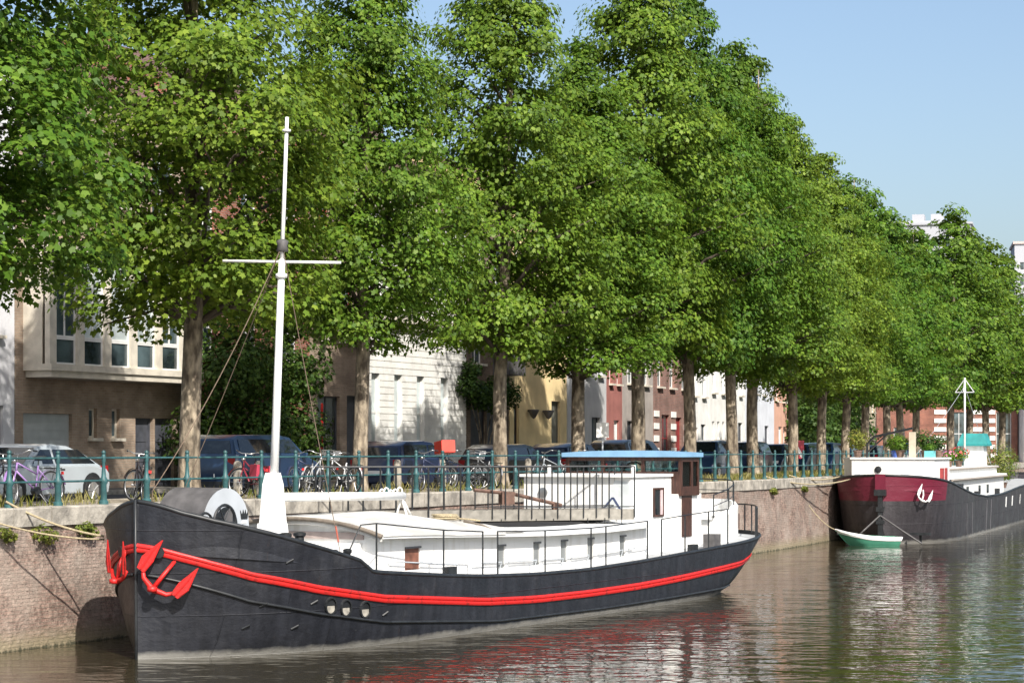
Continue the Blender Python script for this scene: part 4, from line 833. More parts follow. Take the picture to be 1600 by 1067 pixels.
# aft cabin, its windows and railing
def aft(inset, z, i0, h=H1):
    return [h.pt(i, h.sh(i), 1, -inset) for i in range(i0, h.n)], z
ia = H1.idx(22.0); ring = [H1.pt(i, H1.sh(i), 1, -.62) for i in range(ia, H1.n-3)]; full = ring+[Vector((p.x, -p.y, p.z)) for p in ring[::-1]]
def aftz(x): return 1.98+.34*(x-21.9)/3.2
ac = MB(); low = [Vector((p.x, p.y, 1.15)) for p in full]; hi = [Vector((p.x, p.y, aftz(p.x))) for p in full]; hi2 = [Vector((p.x-.0, p.y*.96, aftz(p.x)+.06)) for p in full]; inr = [Vector((p.x-.1, p.y*.9, aftz(p.x)+.06)) for p in full]; inn_ = [Vector((p.x-.1, p.y*.9, 1.95)) for p in full]
n_ = len(full); ac.grid([low, hi, hi2, inr, inn_], True); ac.add(inn_, [tuple(range(n_))])
aftc = ac.build('aft_cabin', WHITE, barge, True, 40)
for f_ in (.45, .62):
    k = int(len(ring)*f_); p, p2 = full[k], full[k+1]; t = (p2-p).normalized(); t.z = 0; nrm = Vector((t.y, -t.x, 0)); nrm = nrm if nrm.y < 0 else -nrm
    MB().prism([p+nrm*.015+t*a+Vector((0, 0, b-p.z)) for a, b in ((-.13, 1.62), (.13, 1.62), (.13, 2.05), (-.13, 2.05))], nrm*.02).build('aft_window', BROWNWOOD, aftc)
rl = MB(); tops = []
for k in range(0, len(full), max(1, len(full)//9)):
    p = full[k]; rl.tube([(p.x-.05, p.y*.93, aftz(p.x)), (p.x-.05, p.y*.93, aftz(p.x)+.62)], .018, 5); tops.append(Vector((p.x-.05, p.y*.93, aftz(p.x)+.62)))
rl.tube(tops, .018, 5); rl.tube([p-Vector((0, 0, .3)) for p in tops], .012, 5); rl.build('aft_rail', BLACK, aftc)
sr = MB(); tops = []
for i in range(H1.idx(24.0), H1.n, 3):
    q = H1.pt(i, H1.sh(i), 1, -.1); sr.tube([q, q+Vector((0, 0, .78))], .022, 5); tops.append(q+Vector((0, 0, .78)))
sr.tube(tops, .02, 5); sr.build('stern_rail', BLACK, barge)
MB().b2((20.5, -2.4, 1.2), (20.95, -2.1, 1.62)).build('deck_box', DARKGREY, barge)
# red anchors hanging from the bow
def world(par_ang, loc, v): return Matrix.Rotation(par_ang, 3, 'Z') @ v + Vector(loc)
BL = (-6.82, 39.5, 0)
def anchor(label, h, s, z, side, tilt, mat, ang, loc, sc=1.0, out=.16):
    p, t, u, n = hull_frame(h, s, z, side)
    u = Vector((0, 0, 1)); n = Vector((n.x, n.y, 0)).normalized(); t = u.cross(n)*-1
    if t.x < 0: t = -t
    c, sn = math.cos(R(tilt)), math.sin(R(tilt)); e1 = t*c-u*sn; e2 = t*sn+u*c; P0 = p+n*out
    g = lambda a, b, d: world(ang, loc, P0+(e1*a+e2*b+n*d)*sc)
    base = g(0, 0, 0); e = empty('anchor', base, 0, label, 'anchor')
    q = lambda a, b, d: g(a, b, d)-base
    MB().tube([q(-.42, .06, .02), q(-.28, -.10, .05), q(0, -.18, .06), q(.28, -.10, .05), q(.42, .06, .02)], [.035*sc, .048*sc, .065*sc, .048*sc, .035*sc], 8).build('crown_arm', mat, e, True)
    for sx in (-1, 1):
        f = MB(); A = [q(sx*.34, -.02, .09), q(sx*.50, -.02, .09), q(sx*.56, .22, .11), q(sx*.44, .70, .12), q(sx*.33, .24, .11)]
        f.prism(A, n*-.03*sc); f.tube([q(sx*.42, .0, .08), q(sx*.45, .4, .10), q(sx*.44, .66, .11)], [.032*sc, .026*sc, .01*sc], 6); f.build('fluke', mat, e)
    MB().tube([q(0, -.16, .05), q(0, .18, .02), q(0, .5, -.16)], [.05*sc, .042*sc, .04*sc], 8).build('shank', mat, e, True)
    MB().lathe([(.04*sc, -.06*sc), (.10*sc, -.04*sc), (.10*sc, .04*sc), (.04*sc, .06*sc)], 10, q(0, -.17, .14)).build('pin', mat, e, True)
    return e
anchor('red anchor hanging on the sunlit near side of the black bow', H1, .15, 1.42, 1, 38, RED, BARGE_ANG, BL, .92)
anchor('red anchor on the shaded far side of the black bow', H1, .10, 1.56, -1, 0, RED, BARGE_ANG, BL, .85)
for sd_ in (1, -1):
    p, t, u, n = hull_frame(H1, .12, 1.95, sd_); MB().tube([p-n*.05, p+n*.1], .10, 10).build('hawse_pipe', BLACK, barge)

# ------------------------------------------------------------------ gangway between quay and barge
def BW(s, b, z): return world(BARGE_ANG, BL, Vector((s, -b, z)))
g0, g1 = BW(11.3, -3.55, 2.3), BW(17.25, 1.42, 2.3)
gl = (g1-g0).length; ga = math.atan2(g1.y-g0.y, g1.x-g0.x)
gw = empty('gangway', g0, ga, 'long steel gangway with black rails leading from the quay to the white deckhouse', 'gangway')
for k in range(int(gl/.2)): MB().b2((k*.2+.006, -.5, -.02), (k*.2+.194, .5, .03)).build('deck_plank', PLANK, gw)
for y in (-.55, .55): MB().b2((0, y-.03, -.2), (gl, y+.03, .06)).build('side_beam', PLANK, gw)
for y, lift in ((-.60, 0), (.60, 0)):
    g = MB(); g.tube([(0, y, 1.1), (gl, y, 1.1)], .022, 6)
    n1 = 5; half = gl*.52
    for k in range(n1): g.tube([(half*k/n1, y, -.15), (half*k/n1, y, 1.1)], .024, 6)
    for k in range(12): x = half+(gl-half)*k/11; g.tube([(x, y, -.15), (x, y, 1.1)], .017, 6)
    g.tube([(half, y, .12), (gl, y, .12)], .014, 5); g.build('hand_rail', BLACK, gw)
MB().tube([(3.6, -.5, .55), (4.6, -.45, .45), (5.9, -.4, .16)], .05, 6).b2((4.3, -.56, .2), (4.62, -.3, .5)).b2((5.65, -.5, .03), (5.75, -.4, .2)).build('folding_pole', mk('rusty_brown', (.13, .075, .055), .8, .3, 6), gw)
for k in range(8): x = gl*.55+k*.45; MB().tube([(x, -.60, -.38), (x, -.60, -.15)], .010, 5).build('deck_prop', BLACK, gw)
MB().b2((.02, -.5, -.45), (.14, .5, -.201)).build('foot_bracket', BLACK, gw)

# ------------------------------------------------------------------ mooring ropes
def rope(label, pts, r, mat=ROPE):
    b = Vector(pts[0]); e = MB().tube([Vector(p)-b for p in pts], r, 6).build('mooring_rope', mat, None, True); e.location = b; return tag(e, label, 'rope', 'mooring ropes')
q0 = Q(.55, .30, QZ+.12); q1 = Q(-1.2, .30, QZ+.12); bw_ = BW(1.25, -1.78, 2.16)
rope('upper pale rope from the quay railing to the black bow', sag(q0, bw_, .10), .024)
rope('lower pale rope from the left edge of the quay to the black bow', sag(q1, bw_-Vector((0, 0, .06)), .16), .02)
rc_ = MB()
for k in range(9): rc_.torus((.03*math.sin(k*2.1), .03*math.cos(k*1.7), .02+.022*(k//2)), .26-.04*(k % 2)+.01*math.sin(k), .02, Matrix.Rotation(R(90), 3, 'X'), 18, 5)
rc_.tube([(.25, 0, .03), (.5, .1, .01), (.75, -.05, -.02)], .02, 5)
rc_ = rc_.build('rope_coil', ROPE, None, True); rc_.location = BW(9.3, 1.0, 2.29); tag(rc_, 'coil of rope lying on the pale tarpaulin of the black barge', 'rope')
# ------------------------------------------------------------------ bicycles
RIM = mk('wheel_rim', (.45, .45, .45), .35, .1, 5, metal=.8)
def bicycle(label, s, d, rot, frame, tyre_rim=None, extra=None, lean=6):
    """local x forward, wheel base 1.08 m; rot in degrees relative to the quay direction"""
    e = empty('bicycle', Q(s, d, QZ-.005), head(s)+R(rot), label, 'bicycle', 'bicycles parked along the railing')
    e.rotation_euler = (Matrix.Rotation(head(s)+R(rot), 3, 'Z') @ Matrix.Rotation(R(lean), 3, 'X')).to_euler()
    rw = .345; ax = [(-.53, 0, rw+.01), (.55, 0, rw+.01)]
    for k, a in enumerate(ax):
        wv = MB(); M = Matrix.Rotation(R(25), 3, 'Z') if k else None
        wv.torus(a, rw-.02, .021, M, 24, 6); wh_ = wv.build('wheel', TYRE, e, True)
        r2 = MB().torus(a, rw-.045, .012, M, 24, 5); r2.build('rim', RIM, wh_, True)
        sp_ = MB()
        for j in range(12):
            t = j*math.pi/6; v = Vector(((rw-.05)*math.cos(t), 0, (rw-.05)*math.sin(t))); v = M @ v if M else v; sp_.tube([Vector(a), Vector(a)+v], .004, 3, False)
        sp_.tube([Vector(a)+Vector((0, -.05, 0)), Vector(a)+Vector((0, .05, 0))], .022, 6); sp_.build('spokes', RIM, wh_)
        mg = MB(); mg.grid([[Vector(a)+(M if M else Matrix.Identity(3)) @ Vector(((rw+.025)*math.cos(R(q)), y, (rw+.025)*math.sin(R(q)))) for y in (-.025, .025)] for q in range(20 if k else 15, 175 if k == 0 else 130, 12)]); mg.build('mudguard', frame, e)
    f = MB(); bb = Vector((-.08, 0, .30)); st = Vector((-.20, 0, .80)); hd_ = Vector((.36, 0, .86)); hl = Vector((.40, 0, .70))
    for a, b, r in ((bb, st, .017), (bb, hl, .019), (st.lerp(bb, .35), hd_, .016), (hd_, hl, .021), (hl, Vector(ax[1]), .015)): f.tube([a, b], r, 6)
    for y in (-.05, .05): f.tube([bb+Vector((0, y, 0)), Vector(ax[0])+Vector((0, y, 0))], .010, 5); f.tube([st.lerp(bb, .15)+Vector((0, y*.4, 0)), Vector(ax[0])+Vector((0, y, 0))], .010, 5)
    f.build('frame', frame, e, True)
    hb_ = MB(); hb_.tube([hd_, Vector((.33, 0, 1.02))], .013, 6); hb_.tube([(.14, -.30, 1.06), (.28, -.27, 1.08), (.34, -.12, 1.03), (.34, .12, 1.03), (.28, .27, 1.08), (.14, .30, 1.06)], .012, 6); hb_.build('handlebar', CHROME, e, True)
    g = MB(); g.tube([(.10, -.31, 1.055), (.2, -.29, 1.07)], .018, 6); g.tube([(.10, .31, 1.055), (.2, .29, 1.07)], .018, 6); g.build('grips', BLACK, e)
    sd_ = MB(); sd_.tube([st, (-.225, 0, .92)], .013, 6); sd_.prism([(-.36, -.09, .93), (-.30, -.105, .93), (-.08, -.025, .93), (-.05, 0, .93), (-.08, .025, .93), (-.30, .105, .93), (-.36, .09, .93)], (0, 0, .06)); sd_.build('saddle', BLACK, e)
    c = MB(); c.tube([bb+Vector((0, -.06, 0)), bb+Vector((0, .06, 0))], .085, 10); c.tube([bb+Vector((0, .09, 0)), bb+Vector((.10, .09, -.13))], .012, 5); c.tube([bb+Vector((0, -.09, 0)), bb+Vector((-.10, -.09, .13))], .012, 5)
    c.b2((-.02, .07, .15), (.07, .17, .175)); c.b2((-.22, -.17, .415), (-.13, -.07, .44)); c.build('crank', BLACK, e)
    ca = MB(); ca.tube([(-.30, -.06, .75), (-.78, -.06, .74)], .008, 5); ca.tube([(-.30, .06, .75), (-.78, .06, .74)], .008, 5)
    for x in (-.35, -.5, -.65, -.78): ca.tube([(x, -.06, .745), (x, .06, .745)], .007, 5)
    ca.tube([(-.7, -.06, .74), (-.53, -.06, .36)], .007, 5); ca.tube([(-.7, .06, .74), (-.53, .06, .36)], .007, 5); ca.build('carrier', BLACK, e)
    MB().lathe([(.02, -.04), (.045, 0), (.045, .03), (.01, .035)], 8, (.43, 0, .90), Matrix.Rotation(R(90), 3, 'Y')).build('lamp', CHROME, e, True)
    MB().tube([(-.12, .03, .28), (-.22, .16, .02)], .010, 5).build('kickstand', CHROME, e)
    MB().b2((-.86, -.03, .62), (-.84, .03, .68)).build('reflector', RED, e)
    if extra == 'crate':
        cr_ = MB(); x, y, z = .48, 0, 1.02
        cr_.b2((x-.20, -.27, z), (x+.20, .27, z+.02))
        for a, b in (((x-.20, -.27, z), (x-.18, .27, z+.34)), ((x+.18, -.27, z), (x+.20, .27, z+.34)), ((x-.18, -.27, z), (x+.18, -.25, z+.34)), ((x-.18, .25, z), (x+.18, .27, z+.34))): cr_.b2(a, b)
        cr_.build('crate', mk('red_plastic', (.75, .075, .05), .45, .08, 3), e)
        MB().tube([(.42, -.1, .75), (x, -.15, z)], .01, 5).tube([(.42, .1, .75), (x, .15, z)], .01, 5).build('crate_bracket', BLACK, e)
    if extra == 'bags': MB().b2((-.78, -.22, .42), (-.42, -.09, .76)).b2((-.78, .09, .42), (-.42, .22, .76)).build('pannier', mk('red_bag', (.35, .03, .06), .8), e)
    if extra == 'basket':
        b_ = MB()
        for z in (.86, .94, 1.02, 1.10):
            k = .15+.04*(z-.86)/.24; b_.tube([(.45-.13, -k, z), (.45+.15, -k, z), (.45+.15, k, z), (.45-.13, k, z), (.45-.13, -k, z)], .006, 4)
        for k in range(7): b_.tube([(.32+.28*k/6, -.15, .86), (.32+.28*k/6, -.19, 1.1)], .004, 3); b_.tube([(.32+.28*k/6, .15, .86), (.32+.28*k/6, .19, 1.1)], .004, 3)
        b_.build('basket', CHROME, e)
    return e
fm = lambda n, c: mk('bike_'+n, c, .35, .08, 4)
bicycle('bicycle with violet frame leaning at the railing in front of the silver car', 2.1, .85, 172, fm('violet', (.30, .18, .42)))
bicycle('old dark bicycle at the left edge behind the railing', 1.0, 1.05, 10, fm('black', (.02, .02, .022)))
bicycle('dark bicycle with wide handlebar seen end on near the black bow', 5.75, .95, 48, fm('brown', (.06, .045, .045)))
bicycle('bicycle with red panniers right of the pale tree trunk', 10.1, .95, 58, fm('crimson', (.30, .03, .05)), extra='bags')
bicycle('silver bicycle left of the mast foot railing posts', 12.9, .9, 12, fm('silver', (.42, .43, .44)))
bicycle('white framed bicycle leaning beside the tree right of the mast', 14.3, .95, 68, fm('white', (.70, .70, .70)), extra='basket')
bicycle('dark blue bicycle between the mast and the second pale trunk', 13.6, 1.3, 160, fm('navy', (.03, .04, .09)))
bicycle('bicycle carrying a red plastic crate on its front', 21.1, .95, 140, fm('black', (.02, .02, .022)), extra='crate')
bicycle('grey bicycle just right of the red crate bicycle', 22.4, .95, 60, fm('grey', (.25, .26, .27)), extra='basket')
bicycle('dark bicycle left of the red crate bicycle', 19.9, 1.15, 160, fm('navy', (.03, .04, .09)))
bicycle('bicycle behind the railing right of the third pale trunk', 27.4, .95, 145, fm('steel', (.30, .33, .36)))
bicycle('bicycle parked near the left end of the blue wheelhouse roof', 29.9, 1.0, 155, fm('black', (.02, .02, .022)))
# ------------------------------------------------------------------ bollards and signs on the quay
def bollard(label, s, d, h=.85):
    p = Q(s, d, QZ-.03); o = MB().lathe([(.12, 0), (.115, .04), (.105, h-.12), (.10, h-.05), (.07, h), (.02, h+.02)], 10).build('stone_bollard', CONCRETE, None, True, 45); o.location = p
    return tag(o, label, 'bollard', 'stone bollards along the kerb')
for s_, lab in ((12.0, 'stone bollard just left of the white mast'), (12.95, 'stone bollard just right of the white mast'), (20.1, 'stone bollard between the second trunk and the red crate'), (22.8, 'stone bollard close to the red crate bicycle'), (28.6, 'stone bollard right of the third trunk'), (53.2, 'stone bollard behind the stern of the black barge'), (58.0, 'stone bollard left of the burgundy barge bow')):
    bollard(lab, s_, 2.45)
def sign(label, s, d, h, w_, hh, mat, cat='sign', stripe=None):
    e = empty('street_sign', Q(s, d, QZ-.03), head(s)-R(60), label, cat)
    MB().tube([(0, 0, 0), (0, 0, h+hh)], .03, 8).build('pole', GREYPAINT, e, True)
    b = MB().b2((-w_/2, -.06, h), (w_/2, -.035, h+hh)).build('plate', mat, e)
    if stripe: MB().prism([(-w_/2+.02, -.062, h+hh-.12), (-w_/2+.12, -.062, h+hh-.02), (w_/2-.02, -.062, h+.12), (w_/2-.12, -.062, h+.02)], (0, -.004, 0)).build('stripe', WHITE, b)
sign('small white sign on a pole right of the ochre house', 34.6, 2.5, 1.55, .42, .5, WHITE)
sign('red board with a white diagonal stripe between the far trunks', 60.3, 2.4, .75, .55, .8, mk('crimson_board', (.38, .03, .05), .5), stripe=True)
# ------------------------------------------------------------------ cars
def car(label, s, d, rev, col, L=4.2, Wd=1.75, Hh=1.45, kind='hatch', name='parked_car', cname=None):
    e = empty(name, Q(s, d, 2.582), head(s)+(math.pi if rev else 0), label, 'car', 'cars parked along the quay road')
    paint = mk('car_paint_'+cname, col, .28, .05, 2, coat=.6, metal=.2)
    h = L/2; bl_ = .93*Hh/1.45; hoodz = .80*Hh/1.45
    # side profile of the lower body, x forward
    prof = {'coupe': [(-h, .45), (-h+.02, .70), (-h+.14, bl_-.06), (-h+.6, bl_+.02), (h-1.35, bl_), (h-.6, hoodz-.02), (h-.18, .66), (h-.03, .52), (h, .40), (h-.05, .24), (-h+.05, .26)], 'hatch': [(-h, .45), (-h+.02, .75), (-h+.10, bl_+.02), (h-1.25, bl_), (h-.55, hoodz), (h-.18, .70), (h-.03, .55), (h, .40), (h-.05, .24), (-h+.05, .26)],
            'van': [(-h, .45), (-h, .8), (-h+.05, bl_+.08), (h-.95, bl_+.06), (h-.35, hoodz+.03), (h-.08, .70), (h, .50), (h-.05, .24), (-h+.05, .26)]}[kind]
    cab = {'coupe': [(-h+.30, bl_-.02), (-h+.85, Hh-.20), (-h+1.35, Hh-.04), (-.15, Hh), (.22, Hh-.06), (h-1.25, bl_-.01)], 'hatch': [(-h+.12, bl_), (-h+.32, Hh-.16), (-h+.72, Hh-.03), (-.25, Hh), (.25, Hh-.05), (h-1.15, bl_-.01)],
           'van': [(-h+.06, bl_+.06), (-h+.14, Hh-.12), (-h+.4, Hh-.02), (.2, Hh), (.7, Hh-.06), (h-.9, bl_+.05)]}[kind]
    def pillow(poly, w0, rows):
        mb = MB(); c = np.mean(np.array(poly), 0); rs = []
        for y, k, lift in rows:
            rs.append([Vector((c[0]+(p[0]-c[0])*(1-k*.6), y*w0, c[1]+(p[1]-c[1])*(1-k)+lift)) for p in poly])
        mb.grid(rs, True); mb.add(rs[0], [tuple(range(len(poly)))[::-1]]); mb.add(rs[-1], [tuple(range(len(poly)))]); return mb
    body = pillow(prof, Wd/2, [(-1, .12, 0), (-.985, .05, 0), (-.93, .015, 0), (-.6, 0, 0), (0, -.01, 0), (.6, 0, 0), (.93, .015, 0), (.985, .05, 0), (1, .12, 0)]).build('body', paint, e, True, 32)
    # cabin: wide at the belt, narrow at the roof
    c2 = MB(); rs = []
    for y, k in ((-1, 1), (-.9, 0), (0, 0), (.9, 0), (1, 1)):
        row = []
        for px_, pz in cab:
            q = (pz-cab[0][1])/(Hh-cab[0][1]); wy = Wd/2*(.93-.20*max(0, q)); row.append(Vector((px_*(1-.01*k), y*wy, pz-(.02*k if q > .3 else 0))))
        rs.append(row)
    c2.grid(rs); n6 = len(cab); c2.add(rs[0], [tuple(range(n6))]); c2.add(rs[-1], [tuple(range(n6))[::-1]])
    c2.build('cabin', paint, e, True, 32)
    def onside(sgn, x, z):
        q = max(0, (z-cab[0][1])/(Hh-cab[0][1])); return Vector((x, sgn*(Wd/2*(.93-.20*q)+.012), z))
    z0, z1 = bl_+.05+(.06 if kind == 'van' else 0), Hh-.13
    xs = [c_[0] for c_ in cab]
    xb = -h+.32+.0; 
    for sgn in (-1, 1):
        for a0, a1, b0, b1 in (((xs[0]+.22, xs[1]+.20, -.18, -.18)), ((-.10, -.10, xs[5]-.24, xs[4]+.02))):
            A = [onside(sgn, a0, z0), onside(sgn, b0, z0), onside(sgn, b1, z1), onside(sgn, a1, z1)]
            MB().add(A, [(0, 1, 2, 3)]).build('side_window', DARKGLASS, e)
        MB().box((xs[5]-.25, sgn*(Wd/2+.07), bl_+.06), (.12, .16, .11), None, .8).build('mirror', paint, e)
        MB().b2((-.12, sgn*(Wd/2-.005)-.008, .34), (-.11, sgn*(Wd/2-.005)+.008, bl_-.05)).b2((-.40, sgn*(Wd/2-.004)-.018, .78*bl_+.1), (-.24, sgn*(Wd/2-.004)+.018, .78*bl_+.13)).build('door_handle', BLACK, e)
    # windscreens laid on the cabin slopes
    for i, j in ((4, 5), (0, 1)):
        (xa, za), (xb_, zb_) = cab[i], cab[j]; pa = Vector((xa, 0, za)); pb = Vector((xb_, 0, zb_)); dv = (pb-pa); nrm = Vector((dv.z, 0, -dv.x)).normalized()
        if nrm.z < 0: nrm = -nrm
        wy = lambda z: Wd/2*(.93-.20*max(0, (z-cab[0][1])/(Hh-cab[0][1])))*.86
        a, b = pa+dv*.08, pa+dv*.88
        MB().add([a+nrm*.012+Vector((0, -wy(a.z), 0)), a+nrm*.012+Vector((0, wy(a.z), 0)), b+nrm*.012+Vector((0, wy(b.z), 0)), b+nrm*.012+Vector((0, -wy(b.z), 0))], [(0, 1, 2, 3)]).build('windscreen', DARKGLASS, e)
    for x in (-h+.72, h-.82):
        for sgn in (-1, 1):
            y = sgn*(Wd/2-.10); Mx = Matrix.Rotation(R(90), 3, 'X')
            MB().lathe([(.36, -.11*sgn), (.36, .112*sgn)], 20, (x, y, .36), Mx.inverted()).build('wheel_arch', BLACK, e)
            wv = MB().lathe([(.20, -.10), (.30, -.10), (.315, -.06), (.315, .06), (.30, .10), (.20, .10)], 20, (x, y+sgn*.03, .315), Mx).build('wheel', TYRE, e, True, 40)
            rm_ = MB().lathe([(.195, -.105), (.205, -.09), (.205, .09), (.195, .105), (.06, .09), (.05, .1)], 16, (x, y+sgn*.03, .315), Mx)
            for k in range(5):
                t = k*2*math.pi/5; rm_.tube([(x, y+sgn*.125, .315), (x+.19*math.cos(t), y+sgn*.135, .315+.19*math.sin(t))], .022, 4)
            rm_.build('rim', RIM, wv)
    for sgn in (-1, 1):
        MB().box((h-.16, sgn*(Wd/2-.30), .66), (.10, .34, .13), Matrix.Rotation(R(-25), 3, 'Y')).build('headlight', mk('headlight', (.6, .62, .62), .1), e)
        MB().box((-h+.055, sgn*(Wd/2-.18), .80*Hh/1.45), (.06, .20, .24)).build('tail_light', mk('tail_light', (.28, .012, .012), .2), e)
    MB().b2((-h-.008, -.26, .52), (-h+.03, .26, .63)).build('number_plate', WHITE, e)
    MB().b2((-h-.03, -Wd/2+.12, .30), (-h+.06, Wd/2-.12, .44)).build('bumper', paint if kind != 'van' else BLACK, e); MB().b2((h-.10, -Wd/2+.15, .27), (h+.015, Wd/2-.15, .38)).build('bumper', paint if kind != 'van' else BLACK, e)
    return e
NAVY = (.012, .022, .06); BLK = (.012, .012, .014); DBL = (.02, .045, .10)
CARS = [(5.75, 1, (.45, .50, .53), 4.25, 1.78, 1.36, 'coupe', 'silver', 'silver grey coupe parked behind the railing at the left edge'),
 (15.2, 0, DBL, 4.3, 1.8, 1.62, 'van', 'blue', 'dark blue people carrier parked behind the white mast'),
 (23.7, 0, NAVY, 4.1, 1.75, 1.5, 'hatch', 'navy', 'navy hatchback parked in front of the white block house'),
 (30.6, 0, BLK, 4.2, 1.75, 1.42, 'hatch', 'black', 'black car parked right of the third tree trunk'),
 (35.4, 0, NAVY, 4.2, 1.75, 1.46, 'hatch', 'navy', 'navy car with bright windscreen in front of the ochre house'),
 (41.0, 0, (.10, .13, .17), 4.3, 1.8, 1.6, 'van', 'slate', 'slate grey car whose roof shows above the blue wheelhouse roof'),
 (50.6, 1, DBL, 4.2, 1.75, 1.62, 'van', 'blue', 'dark blue van parked behind the stern of the black barge'),
 (56.6, 1, NAVY, 4.2, 1.75, 1.6, 'van', 'navy', 'navy car between the two trunks above the quay wall'),
 (62.4, 1, NAVY, 4.1, 1.75, 1.5, 'hatch', 'navy', 'navy car behind the leaning trunk above the quay wall'),
 (68.6, 1, DBL, 4.2, 1.75, 1.55, 'van', 'blue', 'blue car behind the red striped board'),
 (75.0, 1, (.03, .08, .20), 4.3, 1.8, 1.6, 'van', 'mid_blue', 'bright blue car behind the thin pale trunk'),
 (81.2, 0, (.05, .12, .26), 4.3, 1.8, 1.5, 'hatch', 'sky_blue', 'lighter blue car behind the second barge foredeck'),
 (90.0, 0, NAVY, 4.2, 1.75, 1.5, 'hatch', 'navy', 'navy car behind the roof garden plants'),
 (99.0, 0, (.16, .18, .2), 4.2, 1.75, 1.5, 'hatch', 'grey', 'grey car behind the second barge roof garden'),
 (108.0, 0, DBL, 4.3, 1.8, 1.7, 'van', 'blue', 'far blue van left of the white funnel'),
 (118.0, 0, (.10, .16, .30), 4.3, 1.8, 1.7, 'van', 'pale_blue', 'far pale blue van right of the teal canopy')]
for s_, rev, col, L_, W_, H_, kd, cn, lab in CARS: car(lab, s_, 4.05, rev, col, L_, W_, H_, kd, cname=cn)
# ------------------------------------------------------------------ the second barge
A2 = math.pi/2-R(19.5); L2 = (14.95, 88.3, 0)
b2 = empty('burgundy_barge', L2, A2, 'second houseboat with burgundy bow, black hull and plants on its white cabin roof', 'houseboat')
H2 = Hull([(0, 0), (.12, .5), (.4, 1.1), (.9, 1.6), (1.7, 2.05), (3, 2.35), (5, 2.48), (8, 2.5), (14, 2.5), (24, 2.5), (44, 2.4), (47, 2.0), (48.5, 1.2), (49, 0)],
          [(.1, 0), (.35, .3), (.8, .75), (1.4, 1.2), (2.3, 1.7), (3.6, 2.1), (5.5, 2.35), (8.5, 2.42), (14, 2.42), (24, 2.42), (43, 2.2), (45, 1.6), (46, .8), (46.3, 0)],
          ([0, .4, 1.7, 3, 5, 7, 9.5, 14, 20, 28, 40, 49], [2.78, 2.74, 2.62, 2.48, 2.25, 2.05, 1.85, 1.66, 1.66, 1.9, 2.1, 2.4]), ([0, 3, 6, 10, 20, 30, 49], [2.2, 1.95, 1.7, 1.55, 1.5, 1.6, 2.0]))
H2.loft().build('hull', hull_material('hull_charcoal', (.028, .025, .028), (1.73, 2.75)), b2, True, 35)
H2.deck().build('deck', mk('deck_grey', (.36, .37, .37), .8, .15, 2), b2)
for sd_ in (1, -1): MB().tube(H2.path((H2.sheer[0], H2.sheer[1]), sd_, -.02), .055, 6).build('cap_rail', BLACK, b2, True)
MB().b2((-.12, -.2, 2.2), (.25, .2, 2.82)).build('stem_head', mk('burgundy', (.135, .012, .03), .4), b2)
MB().b2((-.16, -.24, 1.95), (.1, .24, 2.2)).b2((-.10, -.09, .3), (.06, .09, 1.95)).b2((-.13, -.16, 1.3), (.02, .16, 1.5)).b2((-.13, -.16, .8), (.02, .16, .95)).build('stem_fender', BLACK, b2)
aw = MB()
for y in (-1.75, 1.1): aw.tube([(-.08, 0, 1.15), (-.4, y*.55, .55), (-.45, y, .05)], .035, 6)
aw.build('bow_spreader', DARKGREY, b2)
for s_, b_ in ((.9, -1.35), (1.4, 1.55)): MB().b2((s_-1.15, -b_-.38, .36), (s_-.75, -b_+.38, .46)).b2((s_-.98, -b_-.05, .05), (s_-.9, -b_+.05, .36)).build('bow_bracket', BLACK, b2)
for s_ in (6.9, 9.0, 13.5, 15.2):
    p, t, u, n = hull_frame(H2, s_, .9, 1); MB().tube([p+u*-.8+n*.005, p+u*.6+n*.005], .018, 5).build('rub_bar', mk('worn_bar', (.10, .10, .11), .6), b2)
for k, s_ in enumerate((21.6, 22.9, 26.0, 27.4)):
    p, t, u, n = hull_frame(H2, s_, 1.25, 1); MB().prism([p+n*.006+t*-.22+u*-.25, p+n*.006+t*.22+u*-.25, p+n*.006+t*.3+u*.25, p+n*.006+t*-.14+u*.25], n*.005).build('hull_letter', WHITE, b2)
fh = MB(); poly = [(1.5, -1.45), (2.2, -1.85), (5.4, -2.0), (5.4, 2.1), (2.2, 1.9), (1.5, 1.45)]
fh.prism([(x, y, 2.0) for x, y in poly], (0, 0, 1.42)); fh.prism([(x-.06 if x < 3 else x+.06, y*1.04, 3.421) for x, y in poly], (0, 0, .07))
fore = fh.build('foredeck_house', WHITE, b2)
MB().lathe([(.14, 0), (.14, .04), (.10, .05)], 14, (1.49, .35, 3.0), Matrix.Rotation(R(-90), 3, 'Y')).build('porthole', BLACK, fore, True, 30)
for s_ in (3.5, 4.5): MB().b2((s_-.17, -2.03, 2.45), (s_+.17, -1.88, 3.05)).build('side_window', REDFRAME, fore)
for y, w_ in ((-.75, .3), (1.2, .22)): MB().b2((1.47, y-w_/2, 2.75), (1.5, y+w_/2, 2.82)).build('vent_slot', GREYPAINT, fore)
mh = MB(); poly = [(5.5, -1.95), (25, -1.95), (25, 1.95), (5.5, 1.95)]
mh.prism([(x, y, 1.35) for x, y in poly], (0, 0, 1.2)); mh.prism([(x, y*1.08, 2.551) for x, y in poly], (0, 0, .08)); mh.prism([(x, y*.82, 2.632) for x, y in poly], (0, 0, .32)); mh.prism([(x, y*.86, 2.953) for x, y in poly], (0, 0, .06))
main = mh.build('main_cabin', WHITE, b2)
for y, z in ((-2.11, 2.5), (-1.69, 2.95)): MB().tube([(5.5, y, z), (25, y, z)], .045, 5).build('cabin_moulding', mk('taupe', (.30, .26, .22), .7), main)
for s_ in (8.0, 11.4, 15.5, 18.5): MB().b2((s_-.35, -1.97, 1.75), (s_+.35, -1.952, 2.15)).build('cabin_window', DARKGLASS, main)
